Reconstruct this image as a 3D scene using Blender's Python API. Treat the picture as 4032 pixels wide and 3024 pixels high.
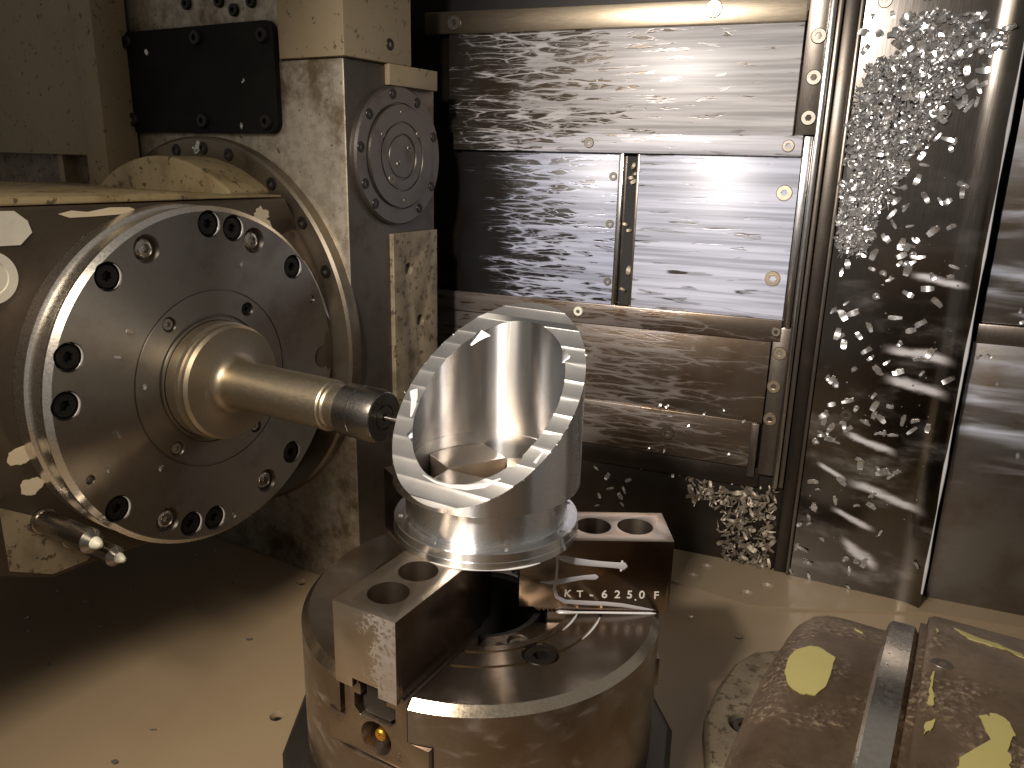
import bpy, bmesh, math, random
from mathutils import Matrix, Vector
R = math.radians
random.seed(7)
S = 0.01                                   # everything below is in centimetres
scene = bpy.context.scene
C = scene.collection
for o in list(bpy.data.objects):
    bpy.data.objects.remove(o)

# ------------------------------------------------------------------ camera
cam = bpy.data.cameras.new('Camera'); cam_ob = bpy.data.objects.new('Camera', cam); C.objects.link(cam_ob)
def cam_matrix(pos, yaw, pitch, roll):
    f = Vector((-math.sin(yaw)*math.cos(pitch), math.cos(yaw)*math.cos(pitch), -math.sin(pitch)))
    rt = Vector((math.cos(yaw), math.sin(yaw), 0)); dn = f.cross(rt)
    r2 = rt*math.cos(roll) + dn*math.sin(roll); d2 = -rt*math.sin(roll) + dn*math.cos(roll)
    m = Matrix((r2, -d2, -f)).transposed().to_4x4(); m.translation = Vector(pos)*S
    return m
cam_ob.matrix_world = cam_matrix((20.267, -46.608, 30.112), 0.375, 0.28, -0.0234)
cam.sensor_width = 36; cam.lens = 3112.5*36/4032; cam.clip_start = 0.01; cam.clip_end = 50
scene.camera = cam_ob
scene.render.resolution_x = 1024; scene.render.resolution_y = 768
# ------------------------------------------------------------------ light
world = bpy.data.worlds.new('World'); scene.world = world; world.use_nodes = True
world.node_tree.nodes['Background'].inputs[0].default_value = (0.94, 0.87, 0.78, 1)
world.node_tree.nodes['Background'].inputs[1].default_value = 0.19
def area(name, loc, target, size, size_y, power, col, spread=180):
    l = bpy.data.lights.new(name, 'AREA'); l.shape = 'RECTANGLE'; l.size = size*S; l.size_y = size_y*S
    l.energy = power; l.color = col; l.spread = R(spread)
    o = bpy.data.objects.new(name, l); C.objects.link(o)
    o.location = Vector(loc)*S
    o.rotation_euler = (Vector(target)-Vector(loc)).to_track_quat('-Z', 'Y').to_euler()
    return o
area('work_lamp', (-14, -54, 60), (1, 2, -12), 26, 24, 2.1, (1.0, 0.85, 0.68), 92)
area('door_lamp', (1, -53, 56), (9, 36, 20), 4, 4, 1.2, (1.0, 0.92, 0.86), 58)
vs = scene.view_settings
vs.view_transform = 'Standard'; vs.look = 'None'; vs.exposure = 0.08; vs.gamma = 1.0; vs.use_curve_mapping = False
scene.render.engine = 'CYCLES'

# ------------------------------------------------------------------ materials
MATS = {}
class NT:
    def __init__(s, name):
        s.m = bpy.data.materials.new(name); s.m.use_nodes = True
        s.t = s.m.node_tree; s.b = s.t.nodes['Principled BSDF']; MATS[name] = s.m
        g = s.n('ShaderNodeNewGeometry'); s.geo = g
        v = s.n('ShaderNodeVectorMath'); v.operation = 'SCALE'; v.inputs['Scale'].default_value = 100
        s.l(g.outputs['Position'], v.inputs[0]); s.pos = v.outputs[0]
    def n(s, t): return s.t.nodes.new(t)
    def l(s, a, b): s.t.links.new(a, b)
    def set(s, sock, val):
        if hasattr(val, 'is_linked') or hasattr(val, 'links'): s.l(val, sock)
        else: sock.default_value = val
    def rotz(s, vec, deg):
        v = s.n('ShaderNodeVectorRotate'); v.rotation_type = 'Z_AXIS'; v.inputs['Angle'].default_value = R(deg)
        s.l(vec, v.inputs['Vector']); return v.outputs[0]
    def mapv(s, vec, sc, loc=(0, 0, 0)):
        m = s.n('ShaderNodeMapping'); m.inputs['Scale'].default_value = sc; m.inputs['Location'].default_value = loc
        s.l(vec, m.inputs[0]); return m.outputs[0]
    def noise(s, vec, scale, detail=3, rough=.55, dist=0.0):
        x = s.n('ShaderNodeTexNoise'); x.inputs['Scale'].default_value = scale; x.inputs['Detail'].default_value = detail
        x.inputs['Roughness'].default_value = rough; x.inputs['Distortion'].default_value = dist
        s.l(vec, x.inputs['Vector']); return x.outputs['Fac']
    def voro(s, vec, scale, feature='F1'):
        x = s.n('ShaderNodeTexVoronoi'); x.feature = feature; x.inputs['Scale'].default_value = scale
        s.l(vec, x.inputs['Vector']); return x.outputs['Distance']
    def math(s, op, a, b=0.0, c=0.0, clamp=False):
        m = s.n('ShaderNodeMath'); m.operation = op; m.use_clamp = clamp
        for i, v in enumerate((a, b, c)): s.set(m.inputs[i], v)
        return m.outputs[0]
    def ss(s, x, lo, hi, a=0.0, b=1.0):
        m = s.n('ShaderNodeMapRange'); m.interpolation_type = 'SMOOTHSTEP'
        s.set(m.inputs['Value'], x); s.set(m.inputs['From Min'], lo); s.set(m.inputs['From Max'], hi)
        s.set(m.inputs['To Min'], a); s.set(m.inputs['To Max'], b); return m.outputs[0]
    def lin(s, x, lo, hi, a=0.0, b=1.0):
        m = s.n('ShaderNodeMapRange'); m.clamp = True
        s.set(m.inputs['Value'], x); s.set(m.inputs['From Min'], lo); s.set(m.inputs['From Max'], hi)
        s.set(m.inputs['To Min'], a); s.set(m.inputs['To Max'], b); return m.outputs[0]
    def mixc(s, f, a, b):
        m = s.n('ShaderNodeMix'); m.data_type = 'RGBA'; s.set(m.inputs[0], f)
        s.set(m.inputs[6], a if not isinstance(a, tuple) else (*a[:3], 1)); s.set(m.inputs[7], b if not isinstance(b, tuple) else (*b[:3], 1))
        return m.outputs[2]
    def mixf(s, f, a, b):
        m = s.n('ShaderNodeMix'); m.data_type = 'FLOAT'; s.set(m.inputs[0], f); s.set(m.inputs[2], a); s.set(m.inputs[3], b); return m.outputs[0]
    def xyz(s, vec):
        x = s.n('ShaderNodeSeparateXYZ'); s.l(vec, x.inputs[0]); return x.outputs
    def out(s, col, rough, metal, height=None, bump=.3, dist=.02, **kw):
        s.set(s.b.inputs['Base Color'], col if not isinstance(col, tuple) else (*col[:3], 1))
        s.set(s.b.inputs['Roughness'], rough); s.set(s.b.inputs['Metallic'], metal)
        if height is not None:
            b = s.n('ShaderNodeBump'); b.inputs['Strength'].default_value = bump; b.inputs['Distance'].default_value = dist*S
            s.l(height, b.inputs['Height']); s.l(b.outputs[0], s.b.inputs['Normal'])
        for k, v in kw.items(): s.set(s.b.inputs[k], v)
        return s.m

def steel(name, col, rough, metal=1.0, stain=.5, stain_col=(.10, .075, .05), sc=.25, bump=.25, streak=(1, 1, 1), rough2=.2):
    t = NT(name); big = t.noise(t.pos, sc, 5, .6); fine = t.noise(t.mapv(t.pos, streak), 6, 3, .6)
    f = t.math('MULTIPLY', t.ss(big, .48, .75), stain)
    c = t.mixc(f, t.mixc(fine, tuple(x*.8 for x in col), tuple(min(1, x*1.15) for x in col)), stain_col)
    spots = t.ss(t.noise(t.pos, 1.7, 2), .68, .74)
    r = t.math('ADD', t.math('MULTIPLY_ADD', fine, rough2, rough-.5*rough2), t.math('MULTIPLY', f, .15))
    return t.out(t.mixc(t.math('MULTIPLY', spots, stain*.5), c, stain_col), r, metal, fine, bump, .01)

def film(t, vec, dens, sx=.22, sz=1.25, seed=0.0, vein=.9):
    """milky coolant drying on metal: a web of rivulets that closes up where `dens` is high; returns mask 0..1"""
    q = t.mapv(vec, (sx, sx, sz), (seed, seed*.7, seed*.3))
    if vein < 0:                            # only soft smears
        a = t.noise(q, 1.0, 3, .5, .4); b = t.noise(q, .35, 2, .5)
        th = t.mixf(dens, .8, .42)
        return t.math('MULTIPLY', t.ss(a, th, t.math('ADD', th, .3)), t.ss(b, .35, .6)), a
    nz = t.n('ShaderNodeTexNoise'); nz.inputs['Scale'].default_value = .9; nz.inputs['Detail'].default_value = 3; t.l(q, nz.inputs['Vector'])
    wv = t.n('ShaderNodeVectorMath'); wv.operation = 'MULTIPLY_ADD'; wv.inputs[1].default_value = (1.5, 1.5, 1.5)
    t.l(nz.outputs['Color'], wv.inputs[0]); t.l(q, wv.inputs[2])
    d1 = t.voro(wv.outputs[0], 1.0, 'DISTANCE_TO_EDGE'); d2 = t.voro(wv.outputs[0], 2.1, 'DISTANCE_TO_EDGE')
    lo = t.noise(q, .55, 4, .6)
    var = t.math('MULTIPLY_ADD', lo, .8, -.4)
    wd = t.math('ADD', t.mixf(dens, .0, .36), t.math('MULTIPLY', var, t.mixf(dens, .22, .5)))
    m1 = t.ss(t.math('SUBTRACT', d1, wd), -.02, .075, 1.0, 0.0)
    wd2 = t.math('ADD', t.mixf(dens, -.02, .2), t.math('MULTIPLY', var, .25))
    m2 = t.math('MULTIPLY', t.ss(t.math('SUBTRACT', d2, wd2), -.02, .06, .75, 0.0), vein)
    on = t.ss(t.math('ADD', lo, t.math('MULTIPLY', dens, .8)), .42, .58)
    return t.math('MULTIPLY', t.math('MAXIMUM', m1, m2), on), lo

def wet(name, col, dens_fn, rough=.3, metal=.85, filmcol=(.62, .62, .66), sx=.22, sz=1.25, rot=0.0, seed=0.0, vein=.9, amt=1.0, streak=(.3, .3, 4), bump=.35):
    t = NT(name); p = t.rotz(t.pos, rot) if rot else t.pos
    m, w = film(t, p, dens_fn(t), sx, sz, seed, vein)
    m = t.math('MULTIPLY', m, amt)
    fine = t.noise(t.mapv(p, streak), 5, 3)
    big = t.noise(t.pos, .2, 4)
    base = t.mixc(t.ss(big, .4, .7), tuple(x*1.1 for x in col), (col[0]*.8, col[1]*.66, col[2]*.5))
    base = t.mixc(t.math('MULTIPLY', fine, .5), base, tuple(x*.6 for x in col))
    hs = t.noise(t.mapv(p, (sx*.3, sx*.3, sz*1.6)), 1.0, 4, .6)
    fc = t.mixc(t.ss(hs, .32, .66), tuple(x*.55 for x in filmcol), filmcol)
    return t.out(t.mixc(m, base, fc), t.mixf(m, t.math('MULTIPLY_ADD', fine, .15, rough-.07), .37), t.mixf(m, metal, .0), m, bump, .03)

def paint(name, col, rough=.5, chip=0.0, chipcol=(.03, .025, .02), dirt=.4, dirtcol=(.12, .085, .045), sc=.3, chipsc=.6, spots=0.0, metal=0.0, bump=.2):
    t = NT(name); big = t.noise(t.pos, sc, 5, .6); fine = t.noise(t.pos, 4, 4, .6)
    c = t.mixc(t.math('MULTIPLY', t.ss(big, .42, .78), dirt), col, dirtcol)
    c = t.mixc(t.math('MULTIPLY', fine, .25), c, tuple(x*.7 for x in col))
    h = fine
    if spots:
        k = t.ss(t.noise(t.pos, 1.3, 4, .7), .66-.06*spots, .70-.06*spots); c = t.mixc(t.math('MULTIPLY', k, .85), c, (.05, .035, .02))
    if chip:
        k = t.ss(t.noise(t.pos, chipsc, 6, .7), .62-.1*chip, .64-.1*chip); c = t.mixc(k, c, chipcol); h = t.math('SUBTRACT', fine, t.math('MULTIPLY', k, 2.0))
    return t.out(c, t.math('MULTIPLY_ADD', fine, .2, rough-.1), metal, h, bump, .02, **({'Specular IOR Level': .15} if name == 'black_plate' else {}))

# setting
paint('floor_paint', (.30, .23, .148), .42, dirt=.35, dirtcol=(.21, .155, .095), sc=.08, bump=.08)
paint('plate_paint', (.27, .208, .132), .42, dirt=.25, dirtcol=(.2, .145, .085), sc=.1, bump=.08)
steel('wall_dark', (.045, .042, .04), .45, .6, stain=.4, sc=.12)
steel('hole_dark', (.009, .008, .007), .75, .0, stain=.0)  # near black, stands in for shade inside gaps and holes
# machine
paint('beige_paint', (.26, .208, .128), .5, dirt=.5, dirtcol=(.20, .14, .06), sc=.16, spots=.75)
paint('beige_worn', (.22, .18, .118), .5, dirt=.95, dirtcol=(.06, .045, .025), sc=.4, spots=1.6)
paint('ochre_paint', (.29, .23, .125), .5, dirt=.9, dirtcol=(.13, .085, .035), sc=.28, spots=1.3)
paint('pale_paint', (.60, .52, .38), .5, dirt=.2, dirtcol=(.4, .32, .2), sc=.5)
paint('white_paint', (.62, .60, .52), .45, dirt=.25, dirtcol=(.38, .34, .26), sc=.5)
paint('yellow_paint', (.40, .365, .145), .5, dirt=.25, dirtcol=(.36, .33, .12), sc=.6)
paint('black_plate', (.006, .0065, .006), .72, dirt=.5, dirtcol=(.022, .019, .013), sc=.2)
steel('casting_dark', (.075, .058, .042), .36, .55, stain=.6, stain_col=(.03, .02, .012), sc=.3, bump=.35)
t = NT('column_steel'); big = t.noise(t.pos, .14, 6, .68); mid = t.noise(t.pos, .9, 5, .7); fine = t.noise(t.pos, 5, 3, .6)
c = t.mixc(t.ss(mid, .35, .65), (.42, .38, .31), (.27, .235, .185)); c = t.mixc(t.math('MULTIPLY', t.ss(big, .47, .66), .9), c, (.10, .066, .03))
c = t.mixc(t.ss(t.noise(t.pos, 1.6, 5, .75), .63, .67), c, (.05, .035, .02))
t.out(c, t.math('MULTIPLY_ADD', mid, .3, .28), .75, t.math('ADD', mid, fine), .45, .02)
steel('column_side', (.13, .115, .10), .42, .8, stain=.7, stain_col=(.06, .045, .03), sc=.25)  # darker than the front: the side's weak light is put into its colour
steel('cover_steel', (.165, .148, .13), .38, .9, stain=.6, stain_col=(.10, .07, .045), sc=.35)
steel('ring_steel', (.20, .17, .13), .38, .85, stain=.8, stain_col=(.07, .05, .025), sc=.2)
steel('bolt_black', (.022, .02, .018), .33, .6, stain=.3)
steel('bolt_steel', (.55, .52, .47), .22, 1, stain=.3)
steel('bolt_dull', (.21, .19, .16), .42, .9, stain=.6)
steel('bright_steel', (.78, .75, .70), .28, 1, stain=.35, stain_col=(.30, .24, .17), bump=.08)
steel('holder_steel', (.40, .345, .26), .42, 1, stain=.0, bump=.03)
steel('nut_steel', (.20, .19, .175), .3, 1, stain=.0, bump=.05)
steel('brass', (.72, .42, .06), .32, .9, stain=.2, stain_col=(.35, .18, .03))
steel('plastic_white', (.66, .66, .54), .45, 0, stain=.1, stain_col=(.4, .4, .3))
steel('nozzle_steel', (.30, .275, .24), .25, 1, stain=.3)
steel('chip_metal', (.60, .595, .585), .28, .85, stain=.0, bump=.5)
steel('chip_shaded', (.26, .22, .165), .5, .6, stain=.5)  # browner copy of chip_metal: the shadow they lie in is put into the colour
steel('stamp', (.75, .72, .68), .4, .4, stain=0)
t = NT('coolant_milk'); t.out((.33, .325, .345), .22, 0)
t = NT('coolant_thin'); t.out((.13, .128, .128), .2, 0, t.noise(t.pos, 3, 3), .3, .03)
t = NT('coolant'); t.out((.50, .50, .51), .16, 0, **{'Coat Weight': .5, 'Coat Roughness': .05, 'Subsurface Weight': .15, 'Subsurface Scale': .002})

# spindle face: turned steel, fine concentric lathe marks
def turned(name, col, rough, frame_deg, org, stain=.35):
    t = NT(name); sub = t.n('ShaderNodeVectorMath'); sub.operation = 'SUBTRACT'; sub.inputs[1].default_value = org; t.l(t.pos, sub.inputs[0])
    p = t.rotz(sub.outputs[0], frame_deg); x = t.xyz(p)
    rad = t.math('SQRT', t.math('ADD', t.math('MULTIPLY', x[1], x[1]), t.math('MULTIPLY', x[2], x[2])))
    cmb = t.n('ShaderNodeCombineXYZ'); t.l(rad, cmb.inputs[0])
    g = t.noise(cmb.outputs[0], 9, 3, .7)
    big = t.noise(t.pos, .22, 5, .62); f = t.math('MULTIPLY', t.ss(big, .45, .72), stain)
    c = t.mixc(f, t.mixc(g, tuple(a*.85 for a in col), col), (.09, .07, .05))
    sm = t.ss(t.noise(t.pos, 3.2, 2), .70, .73); c = t.mixc(t.math('MULTIPLY', sm, .6), c, (.3, .29, .26))
    tan = t.n('ShaderNodeTangent'); tan.direction_type = 'RADIAL'; tan.axis = 'X'
    t.out(c, t.math('MULTIPLY_ADD', big, .2, rough-.1), 1.0, g, .12, .006, **{'Anisotropic': .8, 'Anisotropic Rotation': .25})
    t.l(tan.outputs[0], t.b.inputs['Tangent'])
SPI_DEG = -8.85
TIP = Vector((-7.0, 0, 11.92))
turned('disc_face', (.40, .375, .335), .38, 8.85, tuple(TIP))

# aluminium
def alu(name, rough, wave=None, col=(.83, .835, .84), vert=False):
    t = NT(name)
    if wave == 'mill':      # arcs left by the face mill, along the band direction
        p = t.rotz(t.pos, 9.34); w = t.n('ShaderNodeTexWave'); w.wave_type = 'BANDS'; w.bands_direction = 'X'
        w.inputs['Scale'].default_value = 2.6; w.inputs['Distortion'].default_value = 3.5; w.inputs['Detail'].default_value = 3; w.inputs['Detail Scale'].default_value = 2.5
        t.l(t.mapv(p, (1, .5, .5)), w.inputs['Vector']); h = w.outputs['Fac']; bs = .4
        f = t.noise(t.mapv(p, (7, .8, .8)), 2.0, 4, .65); h = t.math('ADD', t.math('MULTIPLY', h, .4), f)
    else:
        h = t.noise(t.mapv(t.pos, (.12, .12, 9)), 3.2, 3, .65); bs = .02 if vert else .05
    big = t.noise(t.pos, .5, 3)
    kw = {} if wave else {'Anisotropic': 1.0, 'Anisotropic Rotation': .25}
    t.out(t.mixc(h, tuple(x*.86 for x in col), col), t.math('MULTIPLY_ADD', big, .1 if wave else .03, rough-.02), 1.0, h, bs, .008, **kw)
    if not wave:
        tan = t.n('ShaderNodeTangent'); tan.direction_type = 'RADIAL'; tan.axis = 'Z'; t.l(tan.outputs[0], t.b.inputs['Tangent'])
alu('alu_bore', .25, None, (.66, .665, .67), vert=True); alu('alu_outer', .28); alu('alu_mill', .27, 'mill', (.74, .735, .725)); alu('alu_flange', .27)

# chuck
dens = lambda lo: (lambda t: t.math('ADD', lo, 0.0))
def chuck_mat(name, col, rough, amt, density, sx=.5, sz=.9, sub=0.):
    wet(name, col, lambda t: t.math('ADD', density, 0.0), rough, .95, (.50, .48, .49), sx, sz, 0, 3.0, -1, amt, (.5, .5, 3), .03)
chuck_mat('chuck_side', (.29, .25, .22), .30, .5, .8, .5, 1.0)
chuck_mat('chuck_face', (.31, .275, .24), .22, .12, .7, .3, .3)
steel('chuck_rim', (.66, .58, .46), .2, 1, stain=.25, stain_col=(.35, .27, .18), bump=.05)
steel('chuck_inner', (.34, .29, .24), .3, 1, stain=.4)
steel('master_steel', (.36, .30, .245), .33, 1, stain=.5, stain_col=(.15, .10, .07))
steel('nut_dark', (.08, .075, .07), .38, .8, stain=.4, bump=.8)
steel('base_dark', (.07, .065, .06), .42, .8, stain=.5)
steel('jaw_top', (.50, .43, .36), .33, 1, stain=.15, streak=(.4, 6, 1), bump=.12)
steel('jaw_hole', (.20, .165, .135), .38, 1, stain=.3, streak=(.1, .1, 8))
wet('jaw_end', (.55, .49, .41), lambda t: t.ss(t.math('ADD', t.xyz(t.pos)[0], t.math('MULTIPLY', t.noise(t.pos, .5, 2), 2.0)), -3.4, 3.2, -.5, .8), .32, .95, (.34, .34, .41), 1.7, 1.9, 0, 9.0, .9, .42, (3, 3, 3), .15)
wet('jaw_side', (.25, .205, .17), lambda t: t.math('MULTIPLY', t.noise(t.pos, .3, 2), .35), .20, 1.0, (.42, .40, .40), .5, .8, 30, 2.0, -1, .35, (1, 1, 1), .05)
wet('jaw_back', (.35, .33, .36), dens(.62), .3, .9, (.60, .60, .63), 1.6, .6, 0, 4.0, .4, .9, (1, 1, 1))

# way cover: dried and running coolant, thin at the left, thick to the right
def wc(name, col, x0, x1, d0, d1, **k):
    wet(name, col, lambda t: t.lin(t.math('ADD', t.xyz(t.pos)[0], t.math('MULTIPLY', t.noise(t.pos, .12, 2), 8.0)), x0+4, x1+4, d0, d1), **k)
wc('cover_upper', (.17, .15, .13), -24, 13, -.16, .86, seed=1.0, filmcol=(.50, .485, .485), sx=.19, sz=1.35)
wc('cover_strip', (.17, .15, .13), -23, 8, -.1, .9, seed=2.0, filmcol=(.48, .48, .52), sx=.19, sz=1.35)
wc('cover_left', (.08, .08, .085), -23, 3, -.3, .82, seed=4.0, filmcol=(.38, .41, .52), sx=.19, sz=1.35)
wc('cover_right', (.16, .155, .15), -12, 14, .5, .84, seed=6.0, filmcol=(.45, .47, .56), sx=.14, sz=1.3)
wc('cover_lower', (.165, .13, .10), -16, 12, .62, -.05, seed=8.0, filmcol=(.30, .285, .29), sx=.16, sz=1.2, amt=.4)
steel('rail_steel', (.50, .42, .31), .33, .95, stain=.35, stain_col=(.25, .18, .10), streak=(.15, .15, 5), bump=.2)
steel('frame_steel', (.19, .165, .14), .3, .9, stain=.5, streak=(4, 4, .2))
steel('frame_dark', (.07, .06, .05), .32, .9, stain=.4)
steel('frame_bright', (.50, .49, .48), .22, 1, stain=.3, streak=(4, 4, .2))
SMEARS = [(5.6, 12.6, 12.6, 11.7, .75), (6.0, 9.4, 12.6, 8.4, .8), (1.0, -.8, 4.6, -2.3, .45), (4.0, -2.1, 12.4, -4.2, .75), (4.4, -9.0, 9.0, -11.6, .9), (3.0, 3.0, 9.0, 1.5, .5), (7.0, 20.0, 12.6, 19.2, .5), (3.0, -5.6, 8.0, -7.4, .5)]
t = NT('sheet_steel'); X = t.xyz(t.pos); sx_ = t.math('SUBTRACT', X[0], 20.6)
wob = t.math('MULTIPLY_ADD', t.noise(t.mapv(t.pos, (.35, .35, .8)), 1, 3), 1.6, -.8)
m = None
for x0, z0, x1, z1, hw in SMEARS:
    k_ = (z1-z0)/(x1-x0)
    dz = t.math('ABSOLUTE', t.math('SUBTRACT', t.math('ADD', X[2], t.math('MULTIPLY', wob, hw)), t.math('MULTIPLY_ADD', sx_, k_, z0-k_*x0)))
    cx = (x0+x1)/2; hl = (x1-x0)/2
    e = t.math('MULTIPLY', t.ss(dz, hw*.15, hw*1.1, 1.0, 0.0), t.ss(t.math('ABSOLUTE', t.math('SUBTRACT', sx_, cx)), hl*.45, hl*1.05, 1.0, 0.0))
    m = e if m is None else t.math('MAXIMUM', m, e)
haze = t.math('MULTIPLY', t.ss(t.noise(t.mapv(t.pos, (.12, .12, .3)), 1, 4, .6), .5, .8), .35)
m = t.math('MAXIMUM', t.math('MULTIPLY', m, .8), t.math('MULTIPLY', haze, t.ss(X[2], 10, 26, 1.0, .2)))
fine = t.noise(t.mapv(t.pos, (6, 6, .12)), 4, 3)
t.out(t.mixc(m, t.mixc(fine, (.12, .108, .095), (.19, .172, .15)), (.62, .61, .63)), t.mixf(m, t.math('MULTIPLY_ADD', fine, .1, .11), .4), t.mixf(m, 1.0, .0), fine, .03, .005)
wet('side_cover', (.22, .21, .20), lambda t: t.ss(t.xyz(t.pos)[2], -8, 3, .0, 1.0), .3, .9, (.60, .64, .76), .10, .6, 0, 13.0, -1, .9)

# drum: rusty worn casting
t = NT('rusty_cast'); big = t.noise(t.pos, .30, 5, .65); fine = t.noise(t.pos, 5, 4, .7); gr = t.voro(t.pos, 4.5); gn = t.noise(t.pos, 6, 3, .6)
gm = t.ss(t.noise(t.mapv(t.pos, (1, 1, 1), (3, 1, 7)), .28, 4, .6), .47, .58)
c = t.mixc(t.ss(big, .35, .7), (.21, .155, .11), (.075, .05, .032)); c = t.mixc(t.math('MULTIPLY', fine, .5), c, (.28, .20, .13))
c = t.mixc(t.math('MULTIPLY', gm, t.ss(gn, .5, .66)), c, (.50, .39, .27))
t.out(c, t.math('MULTIPLY_ADD', big, .25, .28), .8, t.math('ADD', t.math('MULTIPLY', t.math('ADD', gr, gn), gm), t.math('MULTIPLY', fine, .3)), .8, .06)
steel('drum_band', (.72, .68, .62), .24, 1, stain=.4, stain_col=(.22, .17, .12), bump=.08)

# ------------------------------------------------------------------ mesh helpers (world cm)
def frame(deg=0.0, org=(0, 0, 0)):
    return Matrix.Translation(Vector(org)) @ Matrix.Rotation(R(deg), 4, 'Z')
MU = frame(SPI_DEG)                         # u (spindle direction), w (into the machine), z
AX = Matrix(((0, 0, 1, 0), (1, 0, 0, 0), (0, 1, 0, 0), (0, 0, 0, 1)))   # local z -> x ; x -> y ; y -> z
AW = Matrix(((1, 0, 0, 0), (0, 0, -1, 0), (0, 1, 0, 0), (0, 0, 0, 1)))  # local z -> -y (towards viewer), y -> z
class MB:
    def __init__(s): s.v = []; s.f = []; s.mi = []; s.cur = 0
    def add(s, verts, faces, M=None):
        k = len(s.v)
        s.v += [tuple(M @ Vector(p)) if M is not None else tuple(p) for p in verts]
        s.f += [tuple(i+k for i in f) for f in faces]; s.mi += [s.cur]*len(faces); return s
    def box(s, x0, x1, y0, y1, z0, z1, M=None):
        v = [(x, y, z) for z in (z0, z1) for y in (y0, y1) for x in (x0, x1)]
        return s.add(v, [(0, 2, 3, 1), (4, 5, 7, 6), (0, 1, 5, 4), (2, 6, 7, 3), (0, 4, 6, 2), (1, 3, 7, 5)], M)
    def prism(s, poly, z0, z1, M=None, chamfer=0.0):
        n = len(poly); a = sum(poly[i][0]*poly[(i+1) % n][1]-poly[(i+1) % n][0]*poly[i][1] for i in range(n))
        if a < 0: poly = poly[::-1]
        rings = [[(x, y, z0) for x, y in poly], [(x, y, z1-chamfer) for x, y in poly]]
        if chamfer:
            cx = sum(p[0] for p in poly)/n; cy = sum(p[1] for p in poly)/n
            rings.append([(x-(x-cx)/max(1e-6, math.hypot(x-cx, y-cy))*chamfer, y-(y-cy)/max(1e-6, math.hypot(x-cx, y-cy))*chamfer, z1) for x, y in poly])
        v = [p for r in rings for p in r]; f = [tuple(reversed(range(n))), tuple(range((len(rings)-1)*n, len(rings)*n))]
        for k in range(len(rings)-1):
            f += [(k*n+i, k*n+(i+1) % n, (k+1)*n+(i+1) % n, (k+1)*n+i) for i in range(n)]
        return s.add(v, f, M)
    def lathe(s, prof, n=64, M=None, closed=True, mats=None):
        """prof: [(r, z)...] going round the section; closed => a solid ring (torus-like), else ends on the axis"""
        v = []; ring = []
        for r, z in prof:
            if r < 1e-6: ring.append([len(v)]*n); v.append((0, 0, z))
            else:
                ring.append(list(range(len(v), len(v)+n))); v += [(r*math.cos(2*math.pi*i/n), r*math.sin(2*math.pi*i/n), z) for i in range(n)]
        k0 = len(s.v); s.v += [tuple(M @ Vector(p)) if M is not None else p for p in v]
        m = len(prof)
        for k in range(m if closed else m-1):
            a, b = ring[k], ring[(k+1) % m]
            for i in range(n):
                j = (i+1) % n; q = []
                for x in (a[i], a[j], b[j], b[i]):
                    if not q or (x != q[-1] and x != q[0]): q.append(x)
                if len(q) > 2: s.f.append(tuple(x+k0 for x in q)); s.mi.append(mats[k] if mats else s.cur)
        return s
    def tube(s, pts, rad, n=10, M=None, flat=1.0, nrm=None):
        """swept tube through pts (rad may be a list); flat<1 squashes it along nrm"""
        P = [Vector(p) for p in pts]; rr = rad if isinstance(rad, (list, tuple)) else [rad]*len(P)
        v = []; 
        for i, p in enumerate(P):
            d = (P[min(i+1, len(P)-1)]-P[max(i-1, 0)]).normalized()
            up = Vector(nrm) if nrm is not None else (Vector((0, 0, 1)) if abs(d.z) < .9 else Vector((1, 0, 0)))
            b = d.cross(up).normalized(); a = b.cross(d).normalized()
            v += [tuple(p + (b*math.cos(2*math.pi*k/n) + a*math.sin(2*math.pi*k/n)*flat)*rr[i]) for k in range(n)]
        f = [(i*n+k, i*n+(k+1) % n, (i+1)*n+(k+1) % n, (i+1)*n+k) for i in range(len(P)-1) for k in range(n)]
        f += [tuple(reversed(range(n))), tuple(range((len(P)-1)*n, len(P)*n))]
        return s.add(v, f, M)
    def mesh(s, name, inv=None):
        me = bpy.data.meshes.new(name)
        T = Matrix.Scale(S, 4) if inv is None else inv @ Matrix.Scale(S, 4)
        me.from_pydata([tuple(T @ Vector(p)) for p in s.v], [], s.f)
        me.polygons.foreach_set('material_index', s.mi); me.update()
        bm = bmesh.new(); bm.from_mesh(me); bmesh.ops.recalc_face_normals(bm, faces=bm.faces); bm.to_mesh(me); bm.free()
        return me

def finish(me, ang=32):
    me.polygons.foreach_set('use_smooth', [True]*len(me.polygons)); me.set_sharp_from_angle(angle=R(ang)); me.update()
def boolean(me, cutters, mats=None):
    """subtract each cutter (MB in world cm, through the same inverse) and return the new mesh"""
    o = bpy.data.objects.new('tmp', me); C.objects.link(o); tmp = [o]
    for c in cutters:
        co = bpy.data.objects.new('cut', c); C.objects.link(co); tmp.append(co)
        m = o.modifiers.new('b', 'BOOLEAN'); m.operation = 'DIFFERENCE'; m.solver = 'EXACT'; m.object = co; m.use_self = False
    dg = bpy.context.evaluated_depsgraph_get(); dg.update()
    res = bpy.data.meshes.new_from_object(o.evaluated_get(dg))
    for x in tmp: bpy.data.objects.remove(x)
    return res
def bevelled(me, w, seg=2, ang=35):
    o = bpy.data.objects.new('tmp', me); C.objects.link(o)
    m = o.modifiers.new('v', 'BEVEL'); m.width = w*S; m.segments = seg; m.limit_method = 'ANGLE'; m.angle_limit = R(ang); m.use_clamp_overlap = True
    dg = bpy.context.evaluated_depsgraph_get(); dg.update()
    res = bpy.data.meshes.new_from_object(o.evaluated_get(dg)); bpy.data.objects.remove(o); return res

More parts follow.
